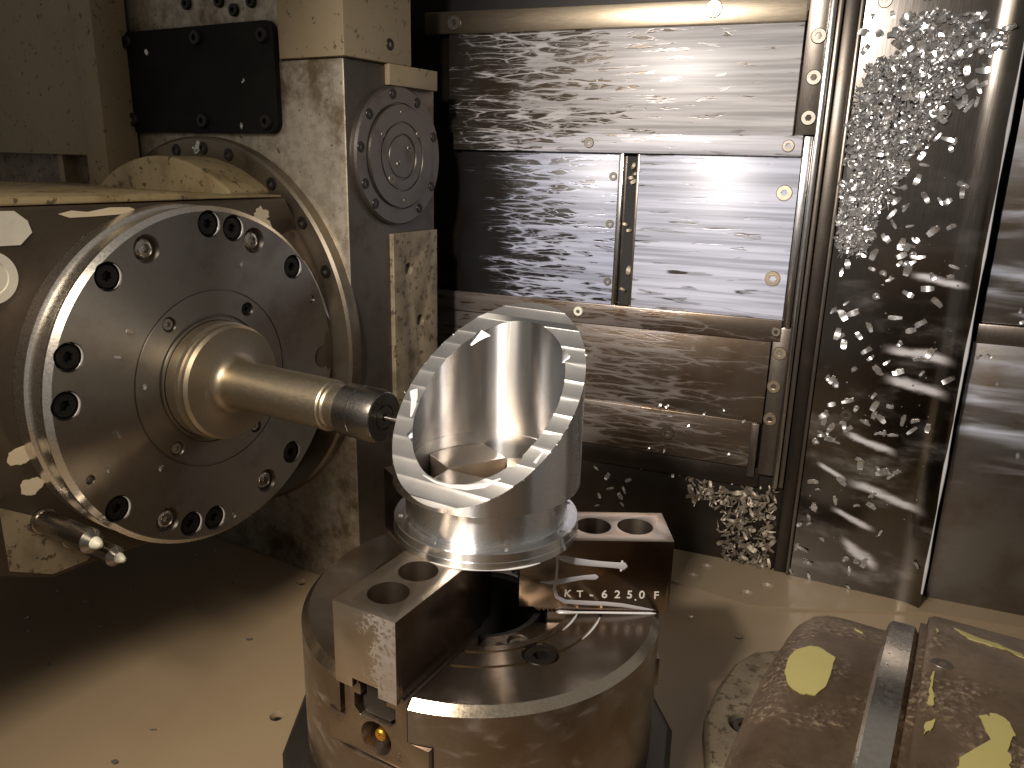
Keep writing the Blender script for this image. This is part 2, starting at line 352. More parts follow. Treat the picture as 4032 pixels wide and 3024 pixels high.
WM = {}                                     # world matrix (metres) of every object we parent to
def reg(o, M): WM[o.name] = M; return o
def thing(name, label, cat, loc, rotz=0.0, group=None, kind=None):
    o = bpy.data.objects.new(name, None); C.objects.link(o); o.empty_display_size = .02
    o.location = Vector(loc)*S; o.rotation_euler = (0, 0, R(rotz))
    o['label'] = label; o['category'] = cat
    if group: o['group'] = group
    reg(o, Matrix.Translation(Vector(loc)*S) @ Matrix.Rotation(R(rotz), 4, 'Z')); return o
def build(name, mb, mat, parent=None, cut=None, bevel=0, ang=32, M=None, label=None, cat=None, group=None, kind=None, seg=2, org=None):
    """mb in world cm (or in frame M).  The object sits at its parent's origin, or at `org` (cm) when top-level."""
    Mm = M.copy() if M is not None else Matrix.Identity(4)
    base = WM[parent.name] if parent is not None else Matrix.Translation(Vector(org)*S if org is not None else Vector((0, 0, 0)))
    inv = base.inverted() @ Matrix.Scale(S, 4) @ Mm @ Matrix.Scale(1/S, 4)
    me = mb.mesh(name, inv)
    mats = mat if isinstance(mat, (list, tuple)) else [mat]
    for m in mats: me.materials.append(MATS[m])
    if cut:
        cm = [c.mesh('cut', inv) for c in cut]
        for i, c in enumerate(cm):
            for m in mats: c.materials.append(MATS[m])
        me = boolean(me, cm)
    if bevel: me = bevelled(me, bevel, seg)
    me.name = name; finish(me, ang)
    if len(me.materials) == 0:
        for m in mats: me.materials.append(MATS[m])
    o = bpy.data.objects.new(name, me); C.objects.link(o)
    if parent is not None: o.parent = parent
    else: o.location = base.translation
    reg(o, base)
    if label: o['label'] = label
    if cat: o['category'] = cat
    if group: o['group'] = group
    if kind: o['kind'] = kind
    return o
def inst(name, me, parent, Mw, label=None, cat=None, group=None):
    """one more object that shares mesh `me`; Mw = world placement in cm"""
    o = bpy.data.objects.new(name, me); C.objects.link(o)
    W = Matrix.Scale(S, 4) @ Mw @ Matrix.Scale(1/S, 4)
    if parent is not None: o.parent = parent; o.matrix_local = WM[parent.name].inverted() @ W
    else: o.matrix_world = W
    reg(o, W)
    if label: o['label'] = label
    if cat: o['category'] = cat
    if group: o['group'] = group
    return o
def shared(name, mb, mats, ang=32):
    me = mb.mesh(name); 
    for m in ([mats] if isinstance(mats, str) else mats): me.materials.append(MATS[m])
    finish(me, ang); return me
def circ(r, n=24, cx=0, cy=0, a0=0): return [(cx+r*math.cos(2*math.pi*i/n+a0), cy+r*math.sin(2*math.pi*i/n+a0)) for i in range(n)]

# socket-head bolt, unit head radius, head top at z=0 (head goes down)
def bolt_mb(h=.9, torx=False, dome=0.0, n=24, depth=.55):
    mb = MB(); rings = []
    def hexr(a):
        if torx: return .42*(1+.16*math.cos(6*a))
        k = (a % (math.pi/3))-math.pi/6; return .46*math.cos(math.pi/6)/math.cos(k)
    def ring(rf, z): return [((rf(a) if callable(rf) else rf)*math.cos(a), (rf(a) if callable(rf) else rf)*math.sin(a), z) for a in (2*math.pi*i/n for i in range(n))]
    rings = [ring(1.0, -h), ring(1.0, -.12-dome), ring(.9, -dome*.6), ring(.62, -.0), ring(hexr, 0.0), ring(lambda a: hexr(a)*.97, -depth), ring(.05, -depth*1.15)]
    v = [p for r in rings for p in r]
    f = [(k*n+i, k*n+(i+1) % n, (k+1)*n+(i+1) % n, (k+1)*n+i) for k in range(len(rings)-1) for i in range(n)]
    f += [tuple(reversed(range(n))), tuple(range((len(rings)-1)*n, len(rings)*n))]
    return mb.add(v, f)
BOLT = {}
def bolt_mesh(mat, torx=False, dome=0.0):
    k = (mat, torx, dome)
    if k not in BOLT: BOLT[k] = shared('bolt', bolt_mb(torx=torx, dome=dome), mat, 40)
    return BOLT[k]
def put_bolt(parent, Mplace, r, mat='bolt_black', torx=False, dome=0.0, name='bolt', spin=0.0):
    return inst(name, bolt_mesh(mat, torx, dome), parent, Mplace @ Matrix.Rotation(spin, 4, 'Z') @ Matrix.Scale(r, 4))

def text_mesh(body, size, mat, ext=.02, bold=0.0):
    cu = bpy.data.curves.new('t', 'FONT'); cu.body = body; cu.size = size*S; cu.extrude = ext*S; cu.align_x = 'CENTER'; cu.align_y = 'CENTER'; cu.offset = bold*S
    o = bpy.data.objects.new('t', cu); C.objects.link(o)
    dg = bpy.context.evaluated_depsgraph_get(); dg.update()
    me = bpy.data.meshes.new_from_object(o.evaluated_get(dg)); bpy.data.objects.remove(o)
    me.materials.clear(); me.materials.append(MATS[mat]); me.name = 'lettering'; return me

def blob(n, rx, ry, jag, seed, cx=0, cy=0):
    rnd = random.Random(seed); ph = [rnd.uniform(0, 6.28) for _ in range(6)]
    out = []
    for i in range(n):
        a = 2*math.pi*i/n
        k = 1+jag*(.5*math.sin(2*a+ph[0])+.35*math.sin(3*a+ph[1])+.3*math.sin(5*a+ph[2])+.25*math.sin(9*a+ph[3])+.25*math.sin(14*a+ph[4]))+rnd.uniform(-.25, .25)*jag
        out.append((cx+rx*k*math.cos(a), cy+ry*k*math.sin(a)))
    return out
#@@SETTING
FZ = -15.0
# ================================================================== floor
mb = MB().prism([(-95, -75), (70, -75), (70, 44.5), (-95, 44.5)], FZ-2, FZ)
FLOOR_HOLES = [(-37.5, 20.6), (-28.7, 16.6), (-17.6, -2.0)]
PLATE_HOLES = [(10.5, 35.0), (11.6, 37.8), (16.5, 33.7), (18.4, 36.2)]
def sink(x, y, z, r): return MB().lathe([(r, z+.05), (r*.62, z-.35), (r*.62, z-1.2), (0, z-1.2), (0, z+.05)], 24, frame(0, (x, y, 0)), closed=False)
floor = build('floor', mb, 'floor_paint', cut=[sink(x, y, FZ, .62) for x, y in FLOOR_HOLES], kind='structure')
plate = [(-62, 20), (-40.3, 26.0), (-25.8, 29.0), (-8, 31.5), (8.9, 33.0), (17.0, 31.4), (21.6, 32.7), (25.3, 34.1), (34, 37.5), (50, 39), (50, 44), (-62, 44)]
fp = build('plate', MB().prism(plate, FZ+.004, FZ+.28, chamfer=.05), 'plate_paint', floor, cut=[sink(x, y, FZ+.28, .78) for x, y in PLATE_HOLES])
for x, y in FLOOR_HOLES: put_bolt(floor, frame(20, (x, y, FZ-.36)), .40, 'hole_dark', name='screw')  # blackened heads: shade down the sunk holes is put in their colour
for x, y in PLATE_HOLES: put_bolt(floor, frame(10, (x, y, FZ+.28-.42)), .5, 'hole_dark', name='screw')
# ================================================================== dark walls behind everything
build('wall_back', MB().box(-100, 60, 44.5, 46, -17, 75), 'wall_dark', kind='structure')
build('wall_left', MB().prism([(-100, 12), (-98, 12), (-98, 44.4), (-100, 44.4)], -17, 75), 'wall_dark', kind='structure')

#@@CHUCK
# ================================================================== chuck with its three jaws
JA = [22.36, 22.36-120, 22.36+120]
FACE = -.25
chuck = thing('chuck', 'round steel three jaw chuck standing upright on the beige floor', 'chuck', (0, 0, FZ))
prof = [(4.4, -11), (12.5, -11), (12.7, -10.8), (12.7, FACE-.5), (12.2, FACE), (8.80, FACE), (8.78, FACE-.2), (8.6, FACE-.2), (8.58, FACE), (7.25, FACE), (7.23, FACE-.2), (7.02, FACE-.2), (7.0, FACE-.02), (6.5, FACE-.02), (6.45, FACE-.75), (4.4, FACE-.75)]
mb = MB(); mb.lathe(prof, 160, mats=[0, 0, 0, 1, 2, 1, 3, 1, 2, 1, 3, 1, 2, 3, 3, 3])
cuts = []
slot = MB()
cutT = []
for a in JA:
    poly = [(-2.56, 1), (-2.56, -3.0), (-3.62, -3.0), (-3.62, -5.3), (4.1, -5.3), (4.1, -3.0), (2.56, -3.0), (2.56, 1)]
    M = frame(a) @ AX                        # prism x->tangent, y->z, extruded along radius
    cutT.append(MB().prism(poly, 2.0, 14, M))
mids = [a-60 for a in JA]
pocket = []
for a in mids:
    a2 = a-1.6
    pocket.append(MB().lathe([(1.24, 1), (1.24, FACE-.75), (0, FACE-.75), (0, 1)], 32, frame(0, (8.2*math.cos(R(a2)), 8.2*math.sin(R(a2)), 0)), closed=False))
    a3 = a-2.2
    pocket.append(MB().lathe([(.74, 1), (.74, FACE-1.3), (0, FACE-1.3), (0, 1)], 24, frame(0, (5.36*math.cos(R(a3)), 5.36*math.sin(R(a3)), 0)), closed=False))
    a4 = a-16
    pocket.append(MB().lathe([(.3, 1), (.3, FACE-1.3), (0, FACE-1.3), (0, 1)], 16, frame(0, (5.4*math.cos(R(a4)), 5.4*math.sin(R(a4)), 0)), closed=False))
body = build('body', mb, ['chuck_side', 'chuck_rim', 'chuck_face', 'chuck_inner'], chuck, cut=cutT+pocket, ang=25)
for i, a in enumerate(mids):
    a2 = R(a-1.6); put_bolt(chuck, frame(a, (8.2*math.cos(a2), 8.2*math.sin(a2), FACE-.12)), 1.1, 'bolt_black')
    a3 = R(a-2.2); put_bolt(chuck, frame(a, (5.36*math.cos(a3), 5.36*math.sin(a3), FACE-.95)), .62, 'bolt_dull')
build('centre_sleeve', MB().lathe([(3.6, -11), (4.38, -11), (4.38, FACE-.8), (3.9, FACE-.9), (3.6, FACE-2.2)], 64), 'hole_dark', chuck)
hexp = [(14.55*math.cos(R(x)), 14.55*math.sin(R(x))) for x in (-4, 20, 44, 68, 92, 116, 140, 164, 188, 216, 222, 246, 270, 294, 318, 340)]
build('base_plate', MB().prism(hexp, FZ, -11.05, chamfer=.4), 'base_dark', chuck, bevel=.06)

def jaw_poly_side(r0, r1, z0, z1, teeth_from, teeth_to, pitch=.3, d=.14):
    pts = [(r0, z1), (r0, z0+.3), (teeth_from-.4, z0+.3), (teeth_from, z0)]
    x = teeth_from
    while x+pitch < teeth_to: pts += [(x+pitch*.35, z0), (x+pitch*.5, z0+d), (x+pitch*.85, z0+d), (x+pitch, z0)]; x += pitch
    pts += [(r1, z0), (r1, z1)]
    return pts
JW = 2.265; JT = 5.2; JB = -.22
for i, a in enumerate(JA):
    F = frame(a)
    M = F @ Matrix(((1, 0, 0, 0), (0, 0, 1, 0), (0, 1, 0, 0), (0, 0, 0, 1)))   # x=radius, y=z, extrude=tangent
    mb = MB(); mb.prism(jaw_poly_side(2.58, 13.04, JB, JT, 4.0, 12.9), -JW, JW, M)
    holes = []
    for r in (7.75, 10.72):
        holes.append(MB().lathe([(1.26, JT+1), (1.26, 1.4), (.75, 1.2), (.7, JB-1), (0, JB-1), (0, JT+1)], 40, F @ Matrix.Translation((r, 0, 0)), closed=False))
    key = MB().box(9, 14, -1.0, .92, JB-.5, .42, F)
    jaw = build('jaw', mb, ['jaw_side', 'jaw_top', 'jaw_end', 'jaw_back', 'jaw_hole'], chuck, cut=holes+[key], bevel=.05, seg=2, ang=30,
                label=['steel jaw stamped KT-6250F and 1', 'steel jaw with speckled end face pointing at the viewer', 'steel jaw behind the bright workpiece'][i])
    d = Vector((math.cos(R(a)), math.sin(R(a)), 0)); n = Vector((-d.y, d.x, 0))
    me = jaw.data
    for p in me.polygons:
        nn = p.normal; c = p.center/S
        rr = c.x*d.x+c.y*d.y; ss = c.x*n.x+c.y*n.y; zz = c.z+FZ
        inhole = any(math.hypot(rr-q, ss) < 1.3 for q in (7.75, 10.72)) and zz < JT-.02
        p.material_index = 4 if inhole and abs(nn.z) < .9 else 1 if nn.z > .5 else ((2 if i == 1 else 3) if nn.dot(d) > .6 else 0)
    # the raised step that grips the bore from inside
    pts = [(1.38, -JW), (4.5, -JW)] + [(5.02*math.cos(R(x)), 5.02*math.sin(R(x))) for x in (-26, -20, -10, 0, 10, 20, 26)] + [(4.5, JW), (1.38, JW)]
    pts = [(x+.0, y) for x, y in pts]
    cen = frame(0, (.25, -.07, 0))
    build('grip_step', MB().prism(pts, JT+.01, 9.4, cen @ F, chamfer=.06), 'jaw_step', jaw, bevel=.05) if 'jaw_step' in MATS else build('grip_step', MB().prism(pts, JT+.01, 9.4, cen @ F), ['jaw_top'], jaw, bevel=.06)
    # master jaw: T-shaped slide in the chuck body, its slot, nut and grease nipple
    g = .07
    poly = [(-2.56+.36, FACE-.1), (-2.2, -3.0-g), (-3.62+g, -3.0-g), (-3.62+g, -5.3+g), (4.1-g, -5.3+g), (4.1-g, -3.0-g), (2.5, -3.0-g), (2.5, FACE-.02), (1.0, FACE-.02), (1.0, -1.15), (1.65, -1.15), (1.65, -2.1), (1.2, -2.55), (-1.0, -2.55), (-1.45, -2.1), (-1.45, -1.15), (-.95, -1.15), (-.95, FACE-.1)]
    Mt = F @ AX
    mj = build('master_jaw', MB().prism(poly, 4.6, 12.42, Mt), ['master_steel', 'hole_dark'], chuck, bevel=.03,
               cut=[MB().lathe([(1.14, 14), (1.14, 10.2), (0, 10.2), (0, 14)], 32, F @ AX @ Matrix.Translation((.15, -3.8, 0)), closed=False)])
    nutp = [(-.62, FACE+.2), (-.62, -1.2), (-.9, -1.25), (-.9, -2.0), (-.65, -2.35), (1.1, -2.35), (1.5, -2.0), (1.5, -1.25), (.8, -1.2), (.8, FACE+.2)]
    build('clamp_nut', MB().prism(nutp, 4.7, 12.25, Mt), 'nut_dark', mj, bevel=.05)
    Mn = F @ AX @ Matrix.Translation((.3, -3.65, 10.2))
    build('grease_nipple', MB().lathe([(.0, 0), (.5, 0), (.5, .5), (.36, .6), (.36, 1.5), (.40, 1.55), (.40, 2.0), (.30, 2.1), (.17, 2.1), (.12, 1.9), (0, 1.85)], 20, Mn, closed=False), 'brass', mj)
    tm = text_mesh(str((1, 2, 3)[i]), .85, 'hole_light' if 'hole_light' in MATS else 'bolt_dull', .01)
    inst('lettering', tm, mj, F @ AX @ Matrix.Translation((1.85, -4.45, 12.425)))
# stamping on jaw 1 (side that faces the viewer)
F1 = frame(JA[0])
Mside = F1 @ Matrix(((1, 0, 0, 0), (0, 0, 1, -JW-.002), (0, 1, 0, 0), (0, 0, 0, 1)))
SIDE = F1 @ Matrix.Translation((0, -JW, 0)) @ Matrix.Rotation(R(90), 4, 'X')     # x = radius, y = up, z = out of the side
jaw1 = [o for o in chuck.children if o.name.startswith('jaw')][0]
for ch, r, z, s_, tilt in (('K', 5.95, 1.12, .78, -4), ('T', 6.8, 1.1, .72, 3), ('-', 7.6, 1.09, .9, -6), ('6', 8.5, 1.1, .84, 0), ('2', 9.4, 1.1, .84, 0), ('5', 10.25, 1.1, .84, 0), ('.', 10.68, .92, .8, 0), ('0', 11.1, 1.1, .84, 0), ('F', 12.1, 1.08, .8, 2), ('1', 9.55, 3.28, 1.15, -4)):
    inst('lettering', text_mesh(ch, s_, 'stamp', .012, .014), jaw1, SIDE @ Matrix.Translation((r, z, .004)) @ Matrix.Rotation(R(tilt), 4, 'Z'))
# faint stamping on the chuck face by the left jaw
for k, ch in enumerate('MASS'):
    inst('lettering', text_mesh(ch, .62, 'bolt_dull', .006), chuck, frame(0, (-7.75+.11*k, -5.6-.55*k, FACE+.004)) @ Matrix.Rotation(R(-78), 4, 'Z'))
# running coolant on jaw 1 and along its foot
def streak(pts, rads, parent, M, name='coolant_streak', flat=.35):
    build(name, MB().tube([(x, y, .0) for x, y in pts], rads, 10, M, flat, (0, 0, 1) if False else None), 'coolant', parent, ang=60)
def streak_on(frameM, pts, rads, parent, name='coolant_streak', lift=.0, flat=.3, mat='coolant', k=1.0):
    mb = MB(); P = [Vector((x, y, lift)) for x, y in pts]
    mb.tube(P, [r_*k for r_ in rads], 10, frameM, flat, (0, 0, 1)); return build(name, mb, mat, parent, ang=60)
streak_on(SIDE, [(5.0, 3.98), (5.6, 3.82), (6.4, 3.62), (7.4, 3.5), (8.4, 3.42), (9.3, 3.36), (9.75, 3.3), (9.95, 3.3)], [.05, .17, .19, .17, .16, .17, .22, .05], jaw1, flat=.14, mat='coolant_milk', k=1.35)
streak_on(SIDE, [(4.0, 2.0), (4.6, 1.95), (5.2, 2.0), (6.0, 2.2), (7.0, 2.4), (7.8, 2.44), (8.0, 2.44)], [.03, .09, .15, .14, .12, .16, .05], jaw1, flat=.14, mat='coolant_milk', k=1.35)
streak_on(SIDE, [(5.1, 3.9), (5.15, 3.2), (5.1, 2.2), (5.0, 1.5), (5.2, .85), (5.8, .5), (7.2, .42), (8.6, .38), (9.8, .28), (11.2, .05), (12.0, -.05)], [.05, .06, .07, .09, .1, .12, .13, .12, .11, .08, .02], jaw1, flat=.14, mat='coolant_milk', k=1.35)
streak_on(F1 @ Matrix.Translation((0, -JW-.12, FACE)), [(5.2, 0), (5.4, 0), (6.5, -.02), (8, 0), (10, .0), (11.8, 0), (12.15, 0)], [.05, .2, .11, .10, .11, .12, .04], body, flat=.7)
for r0 in (7.1, 8.68):
    streak_on(frame(0, (0, 0, FACE-.06)), [(r0*math.cos(R(x)), r0*math.sin(R(x))) for x in (3, -2, -7, -12, -17)], [.03, .07, .07, .06, .02], body)

#@@WORKPIECE
# ================================================================== workpiece
WX, WY = .25, -.07
wp = thing('workpiece', 'bright aluminium cylinder with slanted milled mouth clamped on the chuck', 'machined part', (WX, WY, JT))
ctr = frame(0, (WX, WY, 0))
Ro, Rn, Ri, Rf = 6.42, 5.6, 5.09, 6.42
zf0, zf1, zb = JT+.012, 6.34, 8.8
# slanted plane z = 14.57 + slope along direction 80.66
SD = 80.66; SL = math.tan(R(40.53)); Z0 = 14.57 + .14*WX + .84*WY
def scallop_profile():
    # (s, z) along the slope; bands about .82 cm, each very slightly hollow and stepped
    pts = []; s0 = -9.0; b = .0; rnd = random.Random(3)
    while s0 < 9.0:
        wd = .98 + rnd.uniform(-.12, .12); st = rnd.uniform(.02, .04)
        for k in range(5):
            u = k/5; s_ = s0+wd*u
            pts.append((s_, Z0+SL*s_ + 0.042*((2*u-1)**2) - .022 + st*(1-u)))
        pts.append((s0+wd*.985, Z0+SL*(s0+wd*.985)+.028))
        s0 += wd
    return pts
sp = scallop_profile()
poly = sp + [(9.5, 40), (-9.5, 40)]
MC = ctr @ frame(SD) @ Matrix(((1, 0, 0, 0), (0, 0, 1, 0), (0, 1, 0, 0), (0, 0, 0, 1)))
cutter = MB().prism(poly, -9, 9, MC)
prof = [(Ri, zb-2.4), (Rn, zb-2.4), (Rn, zb), (Ro-.04, zb), (Ro, zb+.04), (Ro, 24), (Ri, 24), (Ri, 10.35), (Ri-.025, 10.33), (Ri-.025, zb-2.0)]
# upper body with its bore
def slantpt(px, py): return Z0 + SL*((px)*math.cos(R(SD))+(py)*math.sin(R(SD)))
def notch(ang, r, size, depth, rot, tilt):
    x = r*math.cos(R(ang)); y = r*math.sin(R(ang)); z = slantpt(x, y)
    M = ctr @ Matrix.Translation((x, y, z)) @ Matrix.Rotation(R(rot), 4, 'Z') @ Matrix.Rotation(R(tilt), 4, 'X') @ Matrix.Rotation(R(40), 4, 'Y')
    return MB().box(-size[0], size[0], -size[1], size[1], -depth, .6, M)
notches = [notch(121, 4.75, (.45, .5), .75, 80, 20), notch(32, 4.75, (.5, .4), .55, 20, 0), notch(-153, 4.75, (.45, .4), .6, 10, -15)]
notches.append(MB().lathe([(.5, 20), (.5, 4.5), (0, 4.5), (0, 20)], 28, ctr @ Matrix.Translation((4.86*math.cos(R(-46)), 4.86*math.sin(R(-46)), 0)), closed=False))
body_w = build('body', MB().lathe(prof, 144, ctr), ['alu_outer', 'alu_bore', 'alu_mill'], wp, cut=[cutter]+notches, ang=26)
for p in body_w.data.polygons:
    c = p.center/S; r = math.hypot(c.x, c.y); nr = (p.normal.x*c.x+p.normal.y*c.y)/max(r, 1e-6)
    p.material_index = 1 if nr < -.5 and r < 5.4 else 2 if p.normal.z > .3 and r > 4.9 else 0
fl_holes = [MB().lathe([(.21, 10), (.21, zf0-1), (0, zf0-1), (0, 10)], 16, ctr @ Matrix.Translation((5.93*math.cos(R(q)), 5.93*math.sin(R(q)), 0)), closed=False) for q in (-146.8, -100.3, -54.6, -9, 36.3, 81, 126, 171)]
prof = [(Ri, zf0), (Rf-.05, zf0), (Rf, zf0+.05), (Rf, zf0+.48), (Rf-.03, zf0+.52), (Rf-.03, zf1-.06), (Rf-.09, zf1), (Rn+.12, zf1), (Rn+.05, zf1+.05), (Rn+.004, zf1+.2), (Ri, zf1+.2)]
build('flange', MB().lathe(prof, 144, ctr), 'alu_flange', wp, cut=fl_holes, ang=26)
# wet patches and curled burrs along the milled edge
rnd = random.Random(5)
bur = MB()
for k in range(46):
    q = rnd.choice([rnd.uniform(-75, 30), rnd.uniform(-75, 30), rnd.uniform(100, 250)]); rr = Ro+.01
    x, y = rr*math.cos(R(q)), rr*math.sin(R(q)); z = slantpt(x, y)
    P = [(x, y, z-.02)]; 
    for j in range(3): P.append((P[-1][0]+rnd.uniform(-.05, .07)*(x/rr), P[-1][1]+rnd.uniform(-.05, .07), P[-1][2]+rnd.uniform(-.04, .07)))
    bur.tube(P, [.018, .022, .016, .006], 4, ctr)
build('burr', bur, 'chip_metal', wp, kind='stuff')
NSL = ctr @ Matrix.Translation((0, 0, Z0)) @ Matrix.Rotation(R(SD), 4, 'Z') @ Matrix.Rotation(R(-40.53), 4, 'Y')   # x up the slope, z out
def slope_xy(ang, r):
    x, y = r*math.cos(R(ang)), r*math.sin(R(ang)); s_ = x*math.cos(R(SD))+y*math.sin(R(SD)); t_ = -x*math.sin(R(SD))+y*math.cos(R(SD))
    return s_/math.cos(R(40.53)), t_
for arc, rads in (([(-118, 5.25), (-105, 5.2), (-92, 5.2), (-80, 5.3), (-68, 5.45), (-58, 5.5)], [.03, .09, .14, .2, .2, .05]), ([(175, 5.95), (180, 5.6), (186, 5.4), (193, 5.35)], [.3, .26, .2, .06]), ([(-38, 6.1), (-30, 6.0)], [.12, .05])):
    streak_on(NSL, [slope_xy(*p) for p in arc], rads, body_w, name='coolant_pool', flat=.22, lift=.02)
streak_on(ctr @ Matrix.Translation((0, 0, zf0+.02)), [((Rf+.02)*math.cos(R(q)), (Rf+.02)*math.sin(R(q))) for q in range(-100, -28, 6)], [.02]+[.05+.03*math.sin(k) for k in range(10)]+[.02], wp, name='coolant_bead', flat=.9)

#@@SPINDLE
# ================================================================== spindle head
TU = (MU.inverted() @ TIP)                   # tip in u,w,z
MS = MU @ Matrix.Translation(TU)             # spindle frame: x = along the axis from the tip, y = w, z = up
MX = MS @ AX                                 # lathe z -> spindle axis, x -> w, y -> up
HU = -22.8
sh = thing('spindle_head', 'dark cast spindle head with round bolted steel flange', 'spindle head', tuple(MS @ Vector((-30, 0, FZ-TIP.z))), SPI_DEG)
prof = [(4.9, HU), (13.95, HU), (13.95, -21.45), (13.86, -21.4), (13.72, -21.3), (13.72, -19.75), (13.9, -19.6), (13.95, -19.5), (13.95, -19.2), (13.55, -18.8), (7.42, -18.8), (7.40, -18.92), (7.30, -18.92), (7.28, -18.78), (5.35, -18.78), (5.3, -18.95), (5.12, -18.95), (5.1, -18.7), (4.9, -18.7)]
big = [(12.56, 87.2), (12.43, 76.2), (12.0, 65.5), (12.41, 41.8), (12.18, 114.7), (12.54, 131.5), (12.58, 160.4), (12.54, 176.0), (12.5, -3.1), (12.58, -140.5), (11.98, -118.4), (12.26, -106.9), (12.18, -95.8), (11.94, -48.9), (11.7, -66.8)]
kinds = ['k', 'k', 's', 'k', 's', 'k', 'k', 'k', 'k', 'k', 's', 'k', 'k', 'k', 's']
small = [(6.45, 126.7), (6.45, 54.3), (6.45, -130.5), (6.45, -54), (12.45, 24), (12.55, -156.6)]
cutm = []
for (r, q) in big: cutm.append(MB().lathe([(1.08, -18.0), (1.08, -19.75), (0, -19.75), (0, -18.0)], 32, MX @ Matrix.Translation((r*math.cos(R(q)), r*math.sin(R(q)), 0)), closed=False))
for (r, q) in small: cutm.append(MB().lathe([(.62 if r < 8 else .36, -18.0), (.62 if r < 8 else .36, -19.4), (0, -19.4), (0, -18.0)], 24, MX @ Matrix.Translation((r*math.cos(R(q)), r*math.sin(R(q)), 0)), closed=False))
mb = MB(); mb.lathe(prof, 180, MX, mats=[1]*9+[0]*9+[1])
disc = build('flange_disc', mb, ['disc_face', 'bright_steel'], sh, cut=cutm, ang=28)
for (r, q), k in zip(big, kinds):
    Mb = MX @ Matrix.Translation((r*math.cos(R(q)), r*math.sin(R(q)), -19.0))
    put_bolt(disc, Mb, .9 if k == 'k' else .84, 'bolt_black' if k == 'k' else 'bolt_steel', torx=(k == 'k'), dome=.0 if k == 'k' else .3, spin=q*.1)
for (r, q) in small:
    Mb = MX @ Matrix.Translation((r*math.cos(R(q)), r*math.sin(R(q)), -18.95)); put_bolt(disc, Mb, .48 if r < 8 else .27, 'bolt_black' if q > 50 and q < 60 else 'bolt_steel')
for (r, q), k in zip(big, kinds):
    if k == 'k':
        streak_on(MX @ Matrix.Translation((r*math.cos(R(q)), r*math.sin(R(q)), -18.86)), [(.99*math.cos(R(x)), .99*math.sin(R(x))) for x in range(-70, 61, 13)], [.01, .04, .07, .09, .10, .10, .09, .07, .05, .03, .01], disc, name='coolant_crescent', flat=.5)
# housing: section in w,z extruded back along the axis
top = 14.25
hp = [(-34, top), (12.6, top-.25), (15.0, 10.3), (15.0, -8), (9, -13.2), (-2, -14.4), (-10.2, -13.6), (-13, -13.5), (-18, -11.0), (-34, -9)]
house = build('housing', MB().prism(hp, -58, HU-.02, MX), 'casting_dark', sh, bevel=.25, seg=3)
build('top_plate', MB().prism([(-34, top+.02), (-34, top+.35), (2.2, top+.45), (4.4, top+.15), (12.4, top+.0), (12.4, top-.2), (4.4, top-.1)], -58, HU-.25, MX), 'ochre_paint', sh, bevel=.1)
# round neck that carries the head on the column ring
NC = (-43.0, 11.7)
build('neck', MB().lathe([(0, -13.4), (17.3, -13.4), (17.4, -12.0), (17.0, -10.2), (15.4, -8.4), (0, -8.2)], 96, MU @ Matrix.Translation((NC[0], 0, NC[1])) @ AW, closed=False), 'casting_dark', sh)
def hump(r, a0, a1): return [(r*math.cos(R(a0+(a1-a0)*k/24)), r*math.sin(R(a0+(a1-a0)*k/24))) for k in range(25)]
build('neck_cap', MB().prism(hump(17.75, 56, 136)+[(-9, 13), (9, 13)], -13.5, -8.0, MU @ Matrix.Translation((NC[0], 0, NC[1])) @ AW), 'ochre_paint', sh, bevel=.5, seg=3)
# paint left standing on the worn face
def patch(parent, poly, M, mat, th=.02, name='paint_patch'):
    return build(name, MB().prism(poly, .002, th, M), mat, parent, ang=30)
MF = MX @ Matrix.Translation((0, 0, HU-.02))
for cx, cy, rx, ry, sd, jg in ((-7.1, 11.0, .75, .95, 1, .10), (-11.2, 6.2, .8, .9, 2, .10), (-14.1, -3.2, .8, .7, 3, .15), (-13.6, -5.7, .75, .7, 4, .18), (9.6, 12.2, 1.1, .95, 5, .35)):
    patch(sh, blob(28, rx, ry, jg, sd, cx, cy), MF, 'pale_paint')
patch(sh, [(-9.0, 13.55), (-8.0, 13.75), (-6.8, 13.6), (-5, 13.85), (-3.4, 13.8), (-2.6, 13.5), (-4.4, 13.3), (-6.4, 13.25), (-8.2, 13.25)], MF, 'pale_paint')
patch(sh, blob(24, .9, .28, .2, 9, .9, 13.6), MF, 'pale_paint')
patch(sh, [(-16, 14.0), (-12.0, 13.9), (-11.2, 13.2), (-11.0, 12.4), (-11.9, 11.6), (-16, 11.7)], MF, 'white_paint', .06)
patch(sh, [(-16, -6.5), (-13.2, -8.4), (-11.0, -11.0), (-9.6, -12.7), (-10.4, -13.2), (-13.1, -13.1), (-16, -11.5)], MF, 'beige_worn', .05)
build('screw_boss', MB().lathe([(0, 0), (1.8, 0), (1.8, .12), (1.2, .12), (1.1, -.2), (0, -.2)], 40, MX @ Matrix.Translation((-14.2, 9.6, HU)), closed=False), 'white_paint', sh)
# two coolant nozzles
for (wy, zy, L, rad) in ((-13.2, -8.6, 6.0, .85), (-11.4, -10.7, 5.6, .72)):
    M = MX @ Matrix.Translation((wy, zy, HU))
    nz = build('coolant_nozzle', MB().lathe([(0, -.2), (rad*1.15, -.2), (rad*1.15, .25), (rad, .3), (rad, L-.5), (rad*1.06, L-.45), (rad*1.06, L), (rad*.58, L+.45), (0, L+.45)], 28, M, closed=False), 'nozzle_steel', sh)
    build('nozzle_tip', MB().lathe([(0, L+.4), (rad*.56, L+.4), (rad*.50, L+.62), (rad*.32, L+1.0), (rad*.12, L+1.15), (0, L+1.15)], 20, M, closed=False), 'plastic_white', nz)
    patch(nz, [], M, 'white_paint') if False else None
